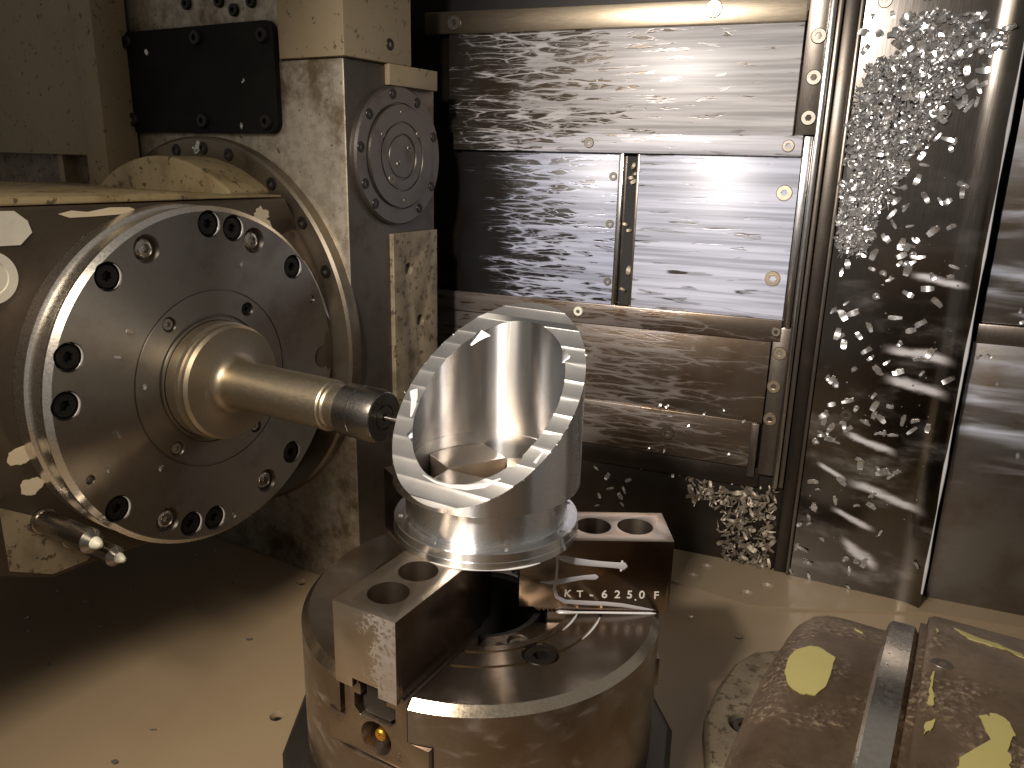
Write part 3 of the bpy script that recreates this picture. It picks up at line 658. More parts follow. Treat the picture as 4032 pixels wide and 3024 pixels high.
# coolant run on the right of the rim and some drops on the disc
rim = [(13.98*math.cos(R(q)), 13.98*math.sin(R(q))) for q in (38, 32, 26, 20, 15, 11, 8, 4, -1, -6)]
streak_on(MX @ Matrix.Translation((0, 0, -19.25)), rim, [.05, .1, .12, .14, .2, .34, .2, .12, .1, .04], disc, name='coolant_run', flat=.8)

# ================================================================== tool holder and cutter
th_ = thing('tool_holder', 'slim bronze coloured tool holder with collet nut in the spindle', 'tool holder', tuple(MS @ Vector((-18.6, 0, 0))), SPI_DEG)
prof = [(0, -18.66), (4.85, -18.66), (4.85, -17.6), (4.62, -17.5), (4.55, -17.2), (4.72, -17.1), (4.72, -16.75), (4.5, -16.5), (2.9, -16.5)]
for k in range(9):
    q = R(k*90/8); prof.append((2.85-.9*math.sin(q), -16.5+.9*(1-math.cos(q))+.02))
prof += [(1.95, -5.85), (1.88, -5.72), (1.68, -5.66), (1.6, -5.5), (1.68, -5.3), (1.68, -4.0), (0, -4.0)]
build('holder_body', MB().lathe(prof, 96, MX, closed=False), 'holder_steel', th_, ang=24)
prof = [(0, -4.4), (1.80, -4.4), (1.97, -4.25), (1.97, -3.0), (1.90, -2.95), (1.90, -2.85), (1.97, -2.8), (1.97, -1.5), (1.84, -.98), (1.78, -.92), (.95, -.9), (.92, -1.02), (.86, -1.02), (.84, -.9), (.26, -.88), (.24, -1.8), (0, -1.8)]
build('collet_nut', MB().lathe(prof, 64, MX, closed=False), 'nut_steel', th_, ang=24)
build('cutter', MB().lathe([(0, -2.6), (.15, -2.6), (.15, .5), (.12, .6), (0, .6)], 20, MX, closed=False), 'bolt_steel', th_)

#@@COLUMN
# ================================================================== machine column
CW = 14.0; CU = -24.2
colm = thing('machine_column', 'stained steel machine column behind the spindle head', 'machine column', tuple(MU @ Vector((-40, 20, FZ))), SPI_DEG)
cbody = build('column_body', MB().prism([(-95, CW), (CU, CW), (CU, 27.6), (-95, 27.6)], FZ, 38.25, MU), ['column_steel', 'column_side'], colm, bevel=.25, seg=2)
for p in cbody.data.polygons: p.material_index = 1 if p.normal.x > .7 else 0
build('upper_body', MB().prism([(-95, CW+.05), (-31.9, CW+.05), (-31.9, 24), (-95, 24)], 38.2, 70, MU), 'column_steel', colm, bevel=.1)
build('top_block', MB().box(-31.85, CU+.35, CW-.25, 23.4, 38.32, 70, MU), 'beige_paint', colm, bevel=.15)
build('pad', MB().box(CU-.6, CU+.55, 19.7, 27.4, 36.4, 38.3, MU), 'beige_paint', colm, bevel=.08)
build('pad', MB().box(CU-.6, CU+.5, 19.9, 27.3, -8, 22.4, MU), 'beige_worn', colm, bevel=.12,
      cut=[MB().lathe([(.62, 3), (.62, -.2), (0, -.2), (0, 3)], 20, MU @ Matrix.Translation((CU, y, z)) @ AX, closed=False) for y, z in ((22.3, 18.7), (24.2, 13.0), (23.4, 4))])
bp = [(-54.3, 31.75), (-32.1, 31.75), (-32.1, 41.65), (-54.3, 41.75)]
def rounded(x0, x1, y0, y1, r, n=5):
    out = []
    for cx, cy, a0 in ((x1-r, y1-r, 0), (x0+r, y1-r, 90), (x0+r, y0+r, 180), (x1-r, y0+r, 270)):
        out += [(cx+r*math.cos(R(a0+90*k/n)), cy+r*math.sin(R(a0+90*k/n))) for k in range(n+1)]
    return out
MWf = MU @ Matrix.Translation((0, CW, 0)) @ AW
cp = build('cover_plate', MB().prism(rounded(-54.4, -32.1, 31.75, 41.7, 1.0), .0, .7, MWf, chamfer=.08), 'black_plate', colm)
for x, z in ((-33.2, 40.4), (-42.4, 40.6), (-53.2, 40.7), (-33.3, 32.8), (-42.3, 32.9), (-53.4, 33.0)):
    put_bolt(cp, MWf @ Matrix.Translation((x, z, 1.15)), .68, 'bolt_black')
for x, z in ((-44.3, 43.9), (-39.6, 43.8), (-37.6, 42.9), (-35.2, 43.5)):
    put_bolt(colm, MWf @ Matrix.Translation((x, z, .35)), .58, 'bolt_black')
ring = build('bearing_ring', MB().lathe([(17.3, -.2), (19.7, -.2), (19.7, 1.1), (19.45, 1.35), (17.8, 1.35), (17.3, 1.2)], 128, MU @ Matrix.Translation((NC[0], CW, NC[1])) @ AW), 'ring_steel', colm, ang=25)
for q in (24, 40, 56, 75.5, 87, 100, 115, 130):
    put_bolt(ring, MWf @ Matrix.Translation((NC[0]+18.55*math.cos(R(q)), NC[1]+18.55*math.sin(R(q)), 1.5)), .62, 'bolt_black')
# round cover on the side face
MSd = MU @ Matrix.Translation((CU, 21.0, 29.85)) @ AX
cov = build('round_cover', MB().lathe([(0, -.1), (6.6, -.1), (6.6, .5), (6.4, .7), (5.05, .7), (5.0, .55), (4.88, .55), (4.84, .95), (3.3, .95), (3.25, .82), (3.12, .82), (3.1, .95), (2.2, .95), (2.15, .8), (2.02, .8), (1.95, .9), (0, .9)], 96, MSd, closed=False), 'cover_steel', colm, ang=25)
for k, q in enumerate((20, 62, 100, 140, 172, 205, 228, 300, 330)):
    put_bolt(cov, MSd @ Matrix.Translation((5.85*math.cos(R(q)), 5.85*math.sin(R(q)), .78)), .5, 'bolt_black')
for x, y, r in ((0, 4.15, .26), (-2.9, 2.0, .28), (2.6, 2.2, .34), (1.1, .8, .34), (-.6, -.7, .34), (-1.7, -2.1, .5), (.3, -4.2, .26)):
    put_bolt(cov, MSd @ Matrix.Translation((x, y, .99)), r, 'bolt_dull')
put_bolt(colm, MU @ Matrix.Translation((CU+.42, 20.1, 40.0)) @ AX, .55, 'bolt_black')
# beige guard at the far left
gd = thing('side_guard', 'beige painted sheet guard at the upper left', 'machine guard', tuple(MU @ Vector((-60, 9, FZ))), SPI_DEG)
build('guard_panel', MB().box(-95, -55.4, 10.2, 11.4, 29.2, 70, MU), 'beige_paint', gd, bevel=.15)
build('guard_back', MB().box(-95, -55.4, 12.4, 13.4, 24, 70, MU), 'beige_worn', gd)
build('guard_post', MB().box(-57.2, -53.6, 9.7, 13.6, 25, 70, MU), 'beige_paint', gd, bevel=.12)
build('guard_rib', MB().box(-64.6, -63.7, 10.9, 12.5, 25, 29.6, MU), 'beige_paint', gd)
put_bolt(gd, MU @ Matrix.Translation((-57.6, 10.2, 43.9)) @ AW, .55, 'bolt_black')
# dark skirt under the column
build('skirt', MB().prism([(-75, 20.5), (-43.4, 31.3), (-29.0, 36.4), (-24, 40), (-24, 43), (-75, 43)], FZ+.3, -.5), 'frame_dark', None, label='dark sheet steel skirt behind the spindle flange above the floor', cat='sheet guard', org=(-45, 35, FZ))

#@@COVER
# ================================================================== way cover on the far wall
Y0 = 40.3
wcv = thing('way_cover', 'wet steel way cover of overlapping panels on the far wall', 'way cover', (-3, Y0, FZ))
def panel(name, x0, x1, z0, z1, yf, mat, th=.5, bv=.05, label=None):
    return build(name, MB().box(x0, x1, yf, yf+th, z0, z1), mat, wcv, bevel=bv, label=label)
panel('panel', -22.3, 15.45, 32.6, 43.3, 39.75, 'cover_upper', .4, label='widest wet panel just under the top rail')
panel('backing', -32, 16, -4, 44, 40.75, 'frame_dark', .2)  # added dark sheet, standing for the column's shadow at the left end
panel('rail', -25.2, 15.55, 43.1, 45.4, 39.35, 'rail_steel', .7, .12)
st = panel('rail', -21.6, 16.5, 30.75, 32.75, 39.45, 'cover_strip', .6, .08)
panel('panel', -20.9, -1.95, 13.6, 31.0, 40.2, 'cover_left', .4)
panel('panel', .25, 16.55, 13.6, 31.0, 40.0, 'cover_right', .4)
panel('post', -1.95, -1.45, 14.2, 30.7, 39.75, 'frame_bright', .6, .05)
panel('post', -1.25, -.05, 14.2, 30.7, 40.66, 'hole_dark', .08, .0)  # black strip rather than a post: the gap's shade is its colour
panel('post', .0, .3, 14.2, 30.7, 39.9, 'frame_steel', .6, .05)
panel('rail', -30, 16.6, 11.9, 14.25, 39.6, 'cover_lower', .6, .1)
panel('panel', -30, 15.7, 2.6, 12.2, 39.95, 'cover_lower', .4)
panel('rail', -30, 15.3, -2.6, 2.75, 39.7, 'cover_lower', .5, .1)
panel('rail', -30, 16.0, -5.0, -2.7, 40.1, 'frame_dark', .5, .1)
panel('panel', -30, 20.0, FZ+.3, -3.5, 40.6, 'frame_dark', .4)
panel('post', 14.7, 15.5, -3.6, 2.6, 39.55, 'frame_steel', .4, .05)
panel('frame', 15.65, 17.75, 32.8, 60, 39.75, 'frame_steel', .5, .08)
panel('frame', 15.85, 17.5, -3.2, 13.4, 39.75, 'frame_steel', .5, .08)
panel('frame', 16.6, 17.4, 13.4, 32.7, 39.9, 'frame_bright', .5, .08)
panel('rail', 17.5, 18.1, -4.5, 60, 39.3, 'frame_bright', .9, .15)
panel('rail', 18.2, 18.7, -4.5, 60, 39.75, 'frame_steel', .5, .12)
panel('rail', 18.8, 20.1, -15+.3, 60, 40.0, 'frame_dark', .5, .12)
panel('rail', 20.1, 20.5, -15+.3, 60, 39.6, 'frame_steel', .6, .12)
for x, z, y, r, m in ((-5.3, 31.75, 39.45, .55, 'bolt_dull'), (15.2, 31.75, 39.45, .6, 'bolt_dull'), (16.8, 41.8, 39.75, .72, 'bolt_dull'), (16.8, 38.1, 39.75, .72, 'bolt_dull'), (16.75, 34.4, 39.75, .72, 'bolt_dull'), (15.3, 27.2, 40.0, .8, 'rail_steel'), (15.1, 18.5, 40.0, .8, 'rail_steel'),
                      (16.7, 10.7, 39.75, .72, 'rail_steel'), (16.5, 7.0, 39.75, .72, 'rail_steel'), (16.5, 3.3, 39.75, .72, 'rail_steel'), (-2.6, 28.3, 40.2, .45, 'bolt_dull'), (-2.7, 23.2, 40.2, .45, 'bolt_dull'), (-2.6, 16.8, 40.2, .45, 'bolt_dull'), (6.8, 44.5, 39.35, .85, 'rail_steel'), (-21.5, 44.2, 39.35, .8, 'bolt_dull'), (-5.7, 13.2, 39.6, .55, 'plastic_white'), (16.1, 13.0, 39.6, .5, 'bolt_dull'), (5.6, .1, 39.7, .8, 'casting_dark')):
    put_bolt(wcv, Matrix.Translation((x, y-.16, z)) @ Matrix.Rotation(R(90), 4, 'X'), r, m)

#@@SHEET
# ================================================================== bent sheet at the right, and the cover beyond it
plan = [(20.6, 39.75)]
dirn = -4.0; p = Vector(plan[0]); L = 0
while L < 10.6: p = p+Vector((math.cos(R(dirn)), math.sin(R(dirn))))*.53; L += .53; plan.append((p.x, p.y))
for k in range(14):
    dirn -= 2.2; p = p+Vector((math.cos(R(dirn)), math.sin(R(dirn))))*.19; plan.append((p.x, p.y))
plan_len = [0]
for a, b in zip(plan, plan[1:]): plan_len.append(plan_len[-1]+math.hypot(b[0]-a[0], b[1]-a[1]))
def sheet_at(s_, z, off=0.0):
    for i in range(len(plan)-1):
        if s_ <= plan_len[i+1] or i == len(plan)-2:
            a, b = Vector(plan[i]), Vector(plan[i+1]); d = (b-a).normalized(); q = a+d*(s_-plan_len[i]); n = Vector((d.y, -d.x)); q = q+n*off
            return Vector((q.x, q.y, z)), Vector((n.x, n.y, 0)), Vector((d.x, d.y, 0))
mb = MB(); n = len(plan)
back = [(x+.10, y+.18) for x, y in plan]
mb.prism(plan+back[::-1], FZ+.02, 62)
sheet = build('steel_sheet', mb, 'sheet_steel', None, label='dark polished steel sheet with rolled edge, chips stuck to it', cat='sheet guard', org=(27, 38.5, FZ), ang=40)
# whitish coolant along its free edge
E0, En, Ed = sheet_at(plan_len[-1], 0)
rnd = random.Random(11)
P = [(E0.x+.03, E0.y, z) for z in [FZ+2+k*1.6 for k in range(40)]]
build('coolant_edge', MB().tube(P, [max(.03, .10+.05*math.sin(k*.9)+rnd.uniform(-.03, .05)) for k in range(40)], 8), 'coolant', sheet, ang=60)
for s_, z in ((1.6, 44.6), (5.1, 45.0), (3.4, 4.9)):
    q, nn, dd = sheet_at(s_, z, .0); Mq = Matrix((dd, Vector((0, 0, 1)), nn)).transposed().to_4x4(); Mq.translation = q+nn*.1
    put_bolt(sheet, Mq, .62, 'frame_steel')
sc = thing('side_cover', 'grey steel cover at the right edge beyond the bent sheet', 'way cover', (40, 42, FZ))
build('panel', MB().box(34.9, 60, 41.0, 41.5, 15.6, 62), 'side_cover', sc, bevel=.06)
build('rail', MB().box(34.6, 60, 40.7, 41.4, 13.6, 15.5), 'frame_steel', sc, bevel=.12)
build('panel', MB().box(34.5, 60, 41.0, 41.5, FZ, 13.7), 'side_cover', sc, bevel=.06)
build('gap_shade', MB().box(33.2, 34.4, 41.6, 43.5, FZ, 62), 'hole_dark', sc)  # added black strip for the shade in the gap beyond the sheet

#@@DRUM
# ================================================================== worn drum in the lower right corner
MD = MU @ Matrix.Translation((0, -22.1, .7)) @ AX
drum = thing('worn_drum', 'worn rusty steel drum with yellow paint patches on the floor', 'machine drum', tuple(MU @ Vector((32, -22, FZ))), SPI_DEG)
D1, D2 = 15.35, 16.3
build('drum_end', MB().lathe([(0, 23.3), (D1-2.2, 23.3), (D1-1.2, 23.45), (D1-.55, 23.7), (D1-.2, 24.05), (D1-.04, 24.45), (D1, 24.9), (D1, 26.45), (0, 26.45)], 160, MD, closed=False), 'rusty_cast', drum, ang=40)
build('band', MB().lathe([(0, 26.45), (D1+.3, 26.45), (D1+.42, 26.55), (D1+.42, 27.25), (D1+.2, 27.4), (0, 27.4)], 160, MD, closed=False), 'drum_band', drum, ang=25)
build('drum_body', MB().lathe([(0, 27.4), (D2-.35, 27.4), (D2-.35, 27.6), (D2-.1, 27.62), (D2, 27.8), (D2, 48), (0, 48)], 160, MD, closed=False), 'rusty_cast', drum, ang=40)
def drum_patch(poly, rad, mat, name='paint_patch', th=.03, jag=1.0):
    # poly in (axial position, angle in cm along the arc); lies on the drum
    jr = random.Random(len(poly)*7+int(poly[0][0]*10)); q_ = []
    for (x0, y0), (x1, y1) in zip(poly, poly[1:]+poly[:1]):
        for k in range(4): q_.append((x0+(x1-x0)*k/4+jr.uniform(-.05, .05)*jag, y0+(y1-y0)*k/4+jr.uniform(-.07, .07)*jag))
    poly = q_
    pts = []; n = len(poly)
    def pt(a, s_, r): q = s_/rad; return (r*math.cos(q), r*math.sin(q), a)
    cx = sum(p[0] for p in poly)/n; cy = sum(p[1] for p in poly)/n
    v = []; rings = (1.0, .66, .33)
    for k in rings: v += [pt(cx+(x-cx)*k, cy+(y-cy)*k, rad+th) for x, y in poly]
    v.append(pt(cx, cy, rad+th)); v += [pt(x, y, rad-.02) for x, y in poly]
    f = [(k*n+i, k*n+(i+1) % n, (k+1)*n+(i+1) % n, (k+1)*n+i) for k in range(2) for i in range(n)]
    f += [(2*n+i, 2*n+(i+1) % n, 3*n) for i in range(n)] + [(i, (i+1) % n, 3*n+1+(i+1) % n, 3*n+1+i) for i in range(n)]
    build(name, MB().add(v, f, MD), mat, drum, ang=30)
drum_patch([(max(a, 23.9), b) for a, b in [(24.53,22.06),(24.84,21.93),(25.34,22.27),(25.35,22.89),(25.37,24.01),(25.17,24.59),(24.81,24.73),(24.41,24.44),(24.22,23.96),(24.16,23.12),(24.25,22.65)]], D1, 'yellow_paint', jag=.35)
drum_patch([(max(a, 27.85), b) for a, b in [(27.33,24.58),(27.83,24.84),(27.9,25.06),(27.83,25.59),(27.97,26.24),(27.65,26.23),(27.23,26.04),(27.23,25.33)]], D2, 'yellow_paint')
drum_patch([(max(a, 27.85), b) for a, b in [(29.0,26.07),(29.31,25.77),(29.6,25.88),(29.7,26.34),(29.6,27.05),(29.63,27.68),(28.51,28.27),(28.65,27.74),(29.17,27.4),(29.26,26.84),(29.04,26.28)]], D2, 'yellow_paint')
drum_patch([(max(a, 27.85), b) for a, b in [(27.55,21.12),(27.87,21.34),(27.7,21.84)]], D2, 'yellow_paint')
drum_patch([(max(a, 27.85), b) for a, b in [(28.28,20.4),(28.81,20.84),(29.45,21.03),(30.05,21.5),(30.08,21.8),(29.48,21.39),(28.71,21.39)]], D2, 'yellow_paint')
drum_patch([(27.84,26.98),(28.0,26.8),(27.95,27.18),(27.82,27.41)], D2, 'yellow_paint')
drum_patch([(25.5,18.9),(25.75,19.0),(25.8,19.3),(25.6,19.15)], D1, 'yellow_paint', jag=.35)
put_bolt(drum, MD @ Matrix.Rotation(24.0/D2, 4, 'Z') @ Matrix.Translation((D2+.01, 0, 28.05)) @ Matrix.Rotation(R(90), 4, 'Y'), .3, 'bolt_dull', name='screw')
ft = thing('bracket_foot', 'beige bracket foot with chipped edges beside the worn drum', 'bracket', (19, 12, FZ))
fpoly = [(16.6, 4), (15.5, 9.5), (15.9, 14.0), (16.9, 18.0), (18.4, 20.5), (21, 22), (25, 21), (25, 2)]
build('foot', MB().prism(fpoly, FZ+.002, FZ+2.2, chamfer=.5), 'foot_paint' if 'foot_paint' in MATS else 'beige_worn', ft, bevel=.15,
      cut=[MB().lathe([(1.2, 5), (1.2, FZ+1.2), (0, FZ+1.2), (0, 5)], 28, frame(0, (18.6, 9.8, 0)), closed=False)])
put_bolt(ft, frame(15, (18.6, 9.8, FZ+2.0)), 1.0, 'bolt_black')

#@@CHIPS
# ================================================================== aluminium chips
def chip_mb(kind, rnd):
    """one curled flake, lying in xy, about unit length"""
    L = 1.0; wd = (.30, .46, .58, .38)[kind]; curl = (.5, 1.1, .25, 1.7)[kind]; n = 5; th = .035
    v = []
    for i in range(n):
        t_ = (i/(n-1)-.5)*L
        if curl > .3:
            rr = L/curl; q = t_/rr; x, z = rr*math.sin(q), rr*(1-math.cos(q))
        else: x, z = t_, .04*math.sin(t_*9)
        w2 = wd*(.55+.45*math.cos(t_*2.4))*(1+rnd.uniform(-.15, .15)); tw = .35*t_
        for sgn in (-1, 1):
            for k in (0, th): v.append((x, sgn*w2/2, z+k+sgn*tw*w2*.5))
    f = []
    for i in range(n-1):
        a = i*4; b = a+4
        f += [(a, a+2, b+2, b), (a+1, b+1, b+3, a+3), (a, b, b+1, a+1), (a+2, a+3, b+3, b+2)]
    f += [(0, 1, 3, 2), ((n-1)*4, (n-1)*4+2, (n-1)*4+3, (n-1)*4+1)]
    return v, f
crnd = random.Random(21)
CH = [chip_mb(k, crnd) for k in range(4)]
CHM = {m: [shared('chip', MB().add(v, f), m, 30) for v, f in CH] for m in ('chip_metal', 'chip_shaded')}
def chip_matrix(pos, nrm, size, rnd, tilt=.35):
    nrm = (Vector(nrm)+Vector((rnd.uniform(-1, 1), rnd.uniform(-1, 1), rnd.uniform(-1, 1)))*tilt).normalized()
    q = nrm.to_track_quat('Z', 'Y').to_matrix().to_4x4()
    return Matrix.Translation(pos) @ q @ Matrix.Rotation(rnd.uniform(0, 6.28), 4, 'Z') @ Matrix.Scale(size, 4)
def single(pos, nrm, size, rnd, label, group, mat='chip_metal', tilt=.25):
    return inst('metal_chip', CHM[mat][rnd.randrange(4)], None, chip_matrix(pos, nrm, size, rnd, tilt), label, 'metal chip', group)
def inpoly(x, y, P):
    c = False; j = len(P)-1
    for i in range(len(P)):
        if (P[i][1] > y) != (P[j][1] > y) and x < (P[j][0]-P[i][0])*(y-P[i][1])/(P[j][1]-P[i][1])+P[i][0]: c = not c
        j = i
    return c
DENSE = [(1.09,38.56),(2.62,39.89),(5.32,39.6),(7.79,39.17),(8.93,36.97),(8.74,36.14),(7.54,35.65),(7.45,34.1),(6.85,32.71),(5.93,32.18),(5.94,30.93),(5.14,29.47),(4.34,27.79),(3.64,26.46),(3.52,24.75),(3.28,23.21),(2.29,21.77),(0.86,21.26),(0.14,23.96),(-0.05,26.85),(0.31,29.7),(0.19,33.4),(0.32,36.47)]
SPARSE = [(2.55,41.59),(3.48,43.21),(6.36,43.34),(7.62,43.25),(9.93,43.09),(9.94,41.18),(12.3,42.15),(11.89,40.28),(10.06,39.57),(7.79,39.17),(5.32,39.6),(2.79,39.88)]
SHEET_CHIPS = [(4.62,23.3),(3.76,21.7),(2.69,21.51),(1.52,20.52),(1.07,19.68),(3.78,20.24),(4.92,19.86),(5.54,19.33),(6.71,20.99),(6.1,22.84),(7.24,23.3),(7.29,21.8),(7.83,21.66),(6.97,20.44),(7.14,21.03),(6.26,21.71),(6.67,22.51),(6.19,20.94),(4.83,25.58),(5.13,24.66),(6.54,24.56),(5.07,26.9),(5.5,28.11),(5.94,26.29),(6.58,28.88),(7.5,27.29),(8.79,26.98),(9.37,26.96),(10.41,28.57),(10.45,27.86),(10.05,24.7),(8.63,24.24),(9.19,19.98),(10.7,20.04),(10.88,20.99),(7.32,18.06),(8.96,18.72),(9.99,17.49),(4.61,17.56),(1.94,16.65),(0.8,15.8),(1.72,15.4),(2.64,15.66),(6.52,15.6),(4.28,14.61),(6.6,31.03),(6.97,30.24),(7.67,32.72),(8.5,32.55),(9.17,32.38),(8.96,31.69),(9.16,38.46),(9.73,37.28),(10.58,37.26),(9.4,35.96),(9.79,35.45),(10.36,35.77),(10.4,38.41),(1.5,41.82),(2.38,43.36),(0.61,43.31),(0.19,41.98),(0.47,40.5),(5.27,43.17),(5.8,43.87),(10.49,38.74),(10.33,36.94),(4.4,14.39),(3.5,13.45),(1.82,13.21),(2.21,12.44),(1.5,13.38),(4.45,12.04),(4.92,11.29),(6.44,11.01),(3.5,9.91),(5.74,10.07),(1.13,8.66),(1.98,8.16),(1.54,8.51),(5.73,7.45),(5.97,6.43),(4.25,5.77),(3.38,6.47),(1.88,5.86),(7.36,6.49),(6.02,5.37),(6.72,5.08),(8.73,5.28),(9.8,5.39),(1.41,4.89),(1.33,3.88),(1.86,2.88),(3.11,4.02),(3.77,3.5),(3.33,3.85),(2.17,2.05),(2.8,1.85),(0.81,1.53),(1.07,2.71),(5.29,4.47),(1.25,4.53),(2.1,3.37),(1.33,2.31),(6.57,3.44),(7.12,3.56),(8.06,3.54),(9.69,4.32),(11.05,4.82),(7.57,10.17),(9.3,11.77),(9.69,10.32),(10.08,12.43),(7.34,12.98),(12.08,10.03),(8.86,15.29),(8.1,14.49),(7.96,-0.4),(7.2,-0.36),(8.42,-0.95),(7.62,-0.7),(5.37,0.31),(5.43,-0.12),(8.99,-0.36),(3.95,-2.4),(1.06,-3.01),(1.68,-3.78),(3.54,-4.69),(1.54,-6.05),(1.16,-7.23),(1.34,-7.9),(0.33,-8.3),(7.03,-3.31),(7.1,-4.54),(5.76,-4.79),(8.37,-7.39),(2.81,-9.51),(0.33,-10.99),(0.99,-11.15),(5.41,-11.24),(6.54,-11.36),(7.32,-11.23),(6.0,-12.61),(1.71,-12.65),(2.02,-14.29),(6.14,-14.51),(12.26,-9.99),(0.05,-14.18)]
COVER_CHIPS = [(36.39,13.96),(35.22,12.22),(36.05,12.42),(37.2,9.61),(40.21,2.55),(37.95,17.05),(38.32,15.92)]
PILE2 = [(8.03,-5.67),(9.81,-5.1),(11.72,-6.24),(14.75,-5.44),(18.13,-4.82),(18.32,-8.43),(18.24,-11.68),(17.75,-15.34),(15.72,-15.04),(13.15,-14.32),(12.22,-11.69),(12.88,-9.02),(11.43,-8.04),(8.65,-7.57)]
LOW_CHIPS = [(-3.12,-4.15),(-2.62,-4.2),(-2.77,-6.03),(-1.35,-6.82),(-0.89,-8.3),(-2.21,-9.47),(-2.38,-10.83),(0.39,-9.11),(0.7,-10.1),(2.14,-4.05),(4.18,-4.33),(2.55,-4.86),(1.24,-6.88),(0.83,-8.25),(7.03,-4.84),(8.19,-4.89),(6.47,-5.07),(13.37,-4.83),(15.15,-5.12)]
WALL_CHIPS = [(3.65,-2.08),(5.4,-2.16),(12.6,-1.34),(9.48,2.9),(11.59,3.66),(13.82,2.71),(4.53,3.26),(5.33,3.25),(7.85,1.24),(5.75,2.12)]
FLOOR_CHIPS = [(-50.7,4.7),(-46.2,4.3),(-41.4,1.7),(-40.6,-4.6),(-47.2,-1.8),(-35.3,13.1),(-35.7,14.9),(-32.2,21.9),(-43.4,16.6),(-42.1,18.3),(-25.6,-7.3),(-25.6,-11.1),(-26.8,5.7),(-49.2,-0.3),(-44.3,8.5),(-35.1,8.0),(-35.0,33.0),(-38.3,30.6),(-32.4,26.5),(-30.4,26.9),(9.0,32.9),(11.7,26.5),(16.7,25.3)]
LEDGE_CHIPS = [(-44.8,31.8),(-43.3,32.5),(-41.5,32.4),(-39.5,33.5),(-37.2,34.8),(-36.2,35.7),(-34.3,35.4),(-34.0,36.7),(-32.9,36.4),(-31.9,36.2),(-38.9,33.9),(-35.2,35.3)]
DISC_CHIPS = [(-8.44,3.55),(-7.27,5.22),(-6.48,0.82),(-5.89,-5.95),(-10.24,-4.57),(0.58,-12.51),(3.49,9.16),(-9.07,-2.24)]
def pile(name, parent_label, poly, at, count, mat, size, depth, seed, extra=None):
    rnd = random.Random(seed); xs = [p[0] for p in poly]; ys = [p[1] for p in poly]; mb = MB(); k = 0
    while k < count:
        x, y = rnd.uniform(min(xs), max(xs)), rnd.uniform(min(ys), max(ys))
        if not inpoly(x+.45*math.sin(y*2.3)+rnd.uniform(-.5, .5), y+.4*math.sin(x*2.9)+rnd.uniform(-.5, .5), poly): continue
        e = min(math.hypot(x-p[0], y-p[1]) for p in poly)
        pos, nrm = at(x, y, rnd.uniform(.03, min(depth, .12+e*.35)))
        v, f = CH[rnd.randrange(4)]; sq = rnd.choice((1, .55, .4)); mb.add(v, f, chip_matrix(pos, nrm, size*rnd.uniform(.55, 1.5), rnd, .75) @ Matrix.Diagonal((1, sq, 1, 1))); k += 1
    if extra:
        poly2, n2 = extra; k = 0; xs = [p[0] for p in poly2]; ys = [p[1] for p in poly2]
        while k < n2:
            x, y = rnd.uniform(min(xs), max(xs)), rnd.uniform(min(ys), max(ys))
            if not inpoly(x, y, poly2) or rnd.random() < .5*(math.sin(x*2.1)*math.sin(y*2.7+1)+.6): continue
            pos, nrm = at(x, y, rnd.uniform(.03, .2)); v, f = CH[rnd.randrange(4)]
            mb.add(v, f, chip_matrix(pos, nrm, size*rnd.uniform(.7, 1.4), rnd, .5)); k += 1
    return build(name, mb, mat, None, label=parent_label, cat='chip pile', kind='stuff', org=(0, 0, 0), ang=30)
def on_sheet(s_, z, off): q, n_, d_ = sheet_at(max(.02, s_), z, off); return q, n_
pile('chip_pile', 'thick pile of bright aluminium chips clinging to the dark sheet', DENSE, on_sheet, 2000, 'chip_metal', .86, 1.1, 31, (SPARSE, 190))
pile('chip_pile', 'pile of chips coloured as in shadow, low on the far wall', PILE2, lambda x, z, o_: (Vector((min(x, 18.6), 40.6-o_, max(z, FZ+.5))), Vector((0, -1, .2))), 420, 'chip_shaded', .85, .8, 32)
rnd = random.Random(41)
# milky coolant that holds the chips: a thin bed under the pile and small drops round single chips
def on_sheet_poly(poly, th):
    q = []; n_ = len(poly)
    for (x0, y0), (x1, y1) in zip(poly, poly[1:]+poly[:1]):
        for k in range(5): q.append((x0+(x1-x0)*k/5+rnd.uniform(-.25, .25), y0+(y1-y0)*k/5+rnd.uniform(-.25, .25)))
    n_ = len(q); cx = sum(p[0] for p in q)/n_; cy = sum(p[1] for p in q)/n_
    mb = MB(); P0 = [tuple(on_sheet(x, y, .004)[0]) for x, y in q]; P1 = [tuple(on_sheet(cx+(x-cx)*.96, cy+(y-cy)*.985, th)[0]) for x, y in q]
    mb.add(P0+P1, [(i, (i+1) % n_, n_+(i+1) % n_, n_+i) for i in range(n_)]+[tuple(range(n_, 2*n_))]); return mb
build('coolant_pool', on_sheet_poly(DENSE, .07), 'coolant_thin', sheet, ang=40)
drops = MB()
def drop(s_, z, rx, rz):
    n_ = 12; v = []
    for k, (f_, h) in enumerate(((1, .004), (.8, .05), (.4, .075))):
        v += [tuple(on_sheet(s_+rx*f_*math.cos(6.283*i/n_), z+rz*f_*math.sin(6.283*i/n_), h)[0]) for i in range(n_)]
    f_ = [(k*n_+i, k*n_+(i+1) % n_, (k+1)*n_+(i+1) % n_, (k+1)*n_+i) for k in range(2) for i in range(n_)]+[tuple(range(2*n_, 3*n_))]
    drops.add(v, f_)
for s_, z in SHEET_CHIPS:
    if rnd.random() < .6: drop(s_+rnd.uniform(-.1, .1), max(z, FZ+.6)+rnd.uniform(-.1, .1), rnd.uniform(.16, .34), rnd.uniform(.2, .42))
for k in range(60): drop(rnd.uniform(.6, 12), rnd.uniform(-10, 30), *(lambda r_: (r_, r_))(rnd.uniform(.05, .11)))
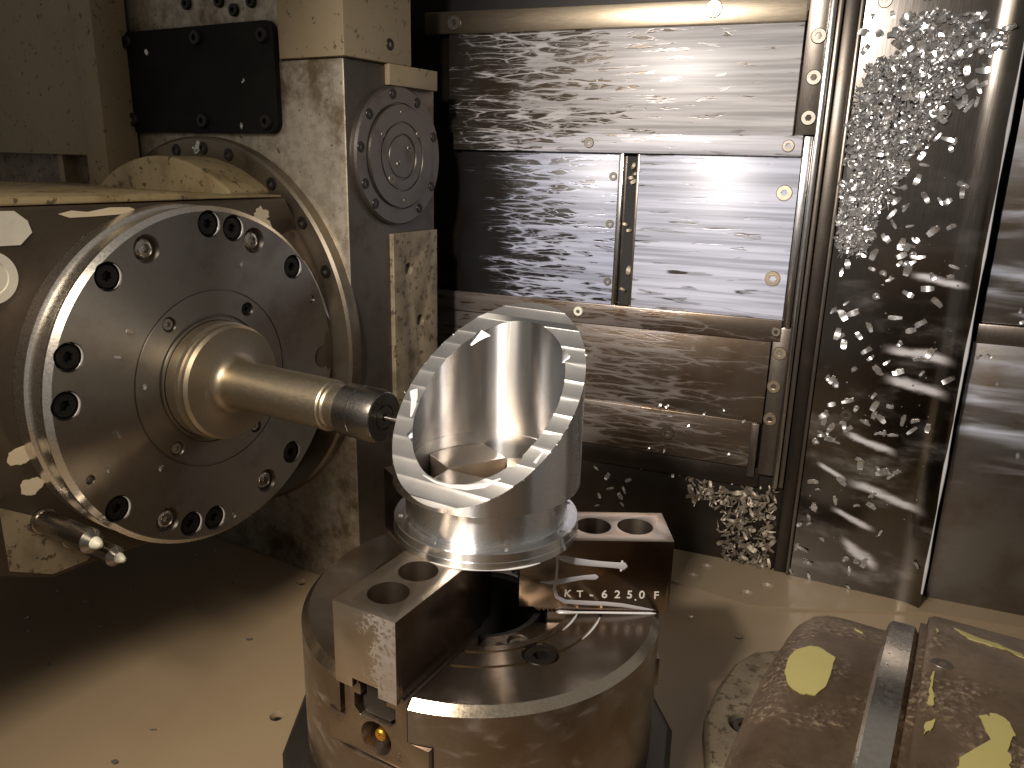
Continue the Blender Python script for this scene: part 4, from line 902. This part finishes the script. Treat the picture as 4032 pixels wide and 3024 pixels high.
for (x0, y0), (x1, y1) in zip(SPARSE, SPARSE[1:]):
    for k in range(3): drop(x0+(x1-x0)*rnd.random()*.9+(6.5-x0)*rnd.random()*.4, y0+(y1-y0)*rnd.random()+(41-y0)*rnd.random()*.6, rnd.uniform(.2, .5), rnd.uniform(.2, .4))
build('coolant_drops', drops, 'coolant_thin', sheet, ang=60, kind='stuff')
for s_, z in SHEET_CHIPS:
    q, n_ = on_sheet(s_, max(z, FZ+.3), .05)
    single(q, n_, rnd.uniform(.65, 1.3), rnd, 'small aluminium chip stuck alone on the dark bent sheet', 'chips on the bent sheet')
for x, z in COVER_CHIPS: single(Vector((x, 40.95, z)), (0, -1, 0), rnd.uniform(.5, .8), rnd, 'small chip on the grey cover at the right edge', 'chips on the right cover')
for x, z in LOW_CHIPS: single(Vector((x, 40.53, z)), (0, -1, 0), rnd.uniform(.6, 1.0), rnd, 'pale chip on the dark lowest panel of the far wall', 'chips low on the far wall')
for x, z in WALL_CHIPS: single(Vector((x, 39.6, z)), (0, -1, .5), rnd.uniform(.4, .7), rnd, 'small chip on the lower rails of the way cover', 'chips on the way cover')
for x, y in FLOOR_CHIPS: single(Vector((x, y, FZ+.06 if y < 26 else FZ+.36)), (0, 0, 1), rnd.uniform(.45, .8), rnd, 'small chip lying on the beige floor', 'chips on the floor')
for x, y in LEDGE_CHIPS: single(Vector((x-.3, y-1.2, FZ+.42)), (0, 0, 1), rnd.uniform(.7, 1.2), rnd, 'chip lying along the foot of the dark skirt', 'chips along the skirt', 'chip_shaded')
for y, z in DISC_CHIPS: single(MX @ Vector((y, z, -18.75)), tuple(MS.to_3x3() @ Vector((1, 0, 0))), rnd.uniform(.4, .7), rnd, 'small chip stuck to the face of the spindle flange', 'chips on the spindle flange')


for x, z in ((-36.2, 36.5), (-36.9, 32.4), (-50.3, 39.6)): single(MU @ Vector((x, CW-.76, z)), tuple(MU.to_3x3() @ Vector((0, -1, 0))), rnd.uniform(.5, .8), rnd, 'thin chip stuck to the black cover plate', 'chips on the black plate')
for x, z in ((-42.9, 30.3), (-42.6, 30.5), (-43.2, 30.1), (-42.7, 30.0)): single(MU @ Vector((x, CW-1.5, z)), tuple(MU.to_3x3() @ Vector((0, -1, .3))), rnd.uniform(.5, .9), rnd, 'bright chip in the clump on top of the bearing ring', 'chips on the bearing ring')
for x, z in ((-.5, 29.4), (-.3, 28.6), (-.7, 28.2), (-.4, 27.8), (-1.0, 23.2), (-.5, 22.6), (-.8, 16.0), (-.3, 18.2)): single(Vector((x, 40.45, z)), (0, -1, .2), rnd.uniform(.6, 1.1), rnd, 'chip caught in the dark gap between the two middle panels', 'chips in the panel gap', 'chip_shaded')
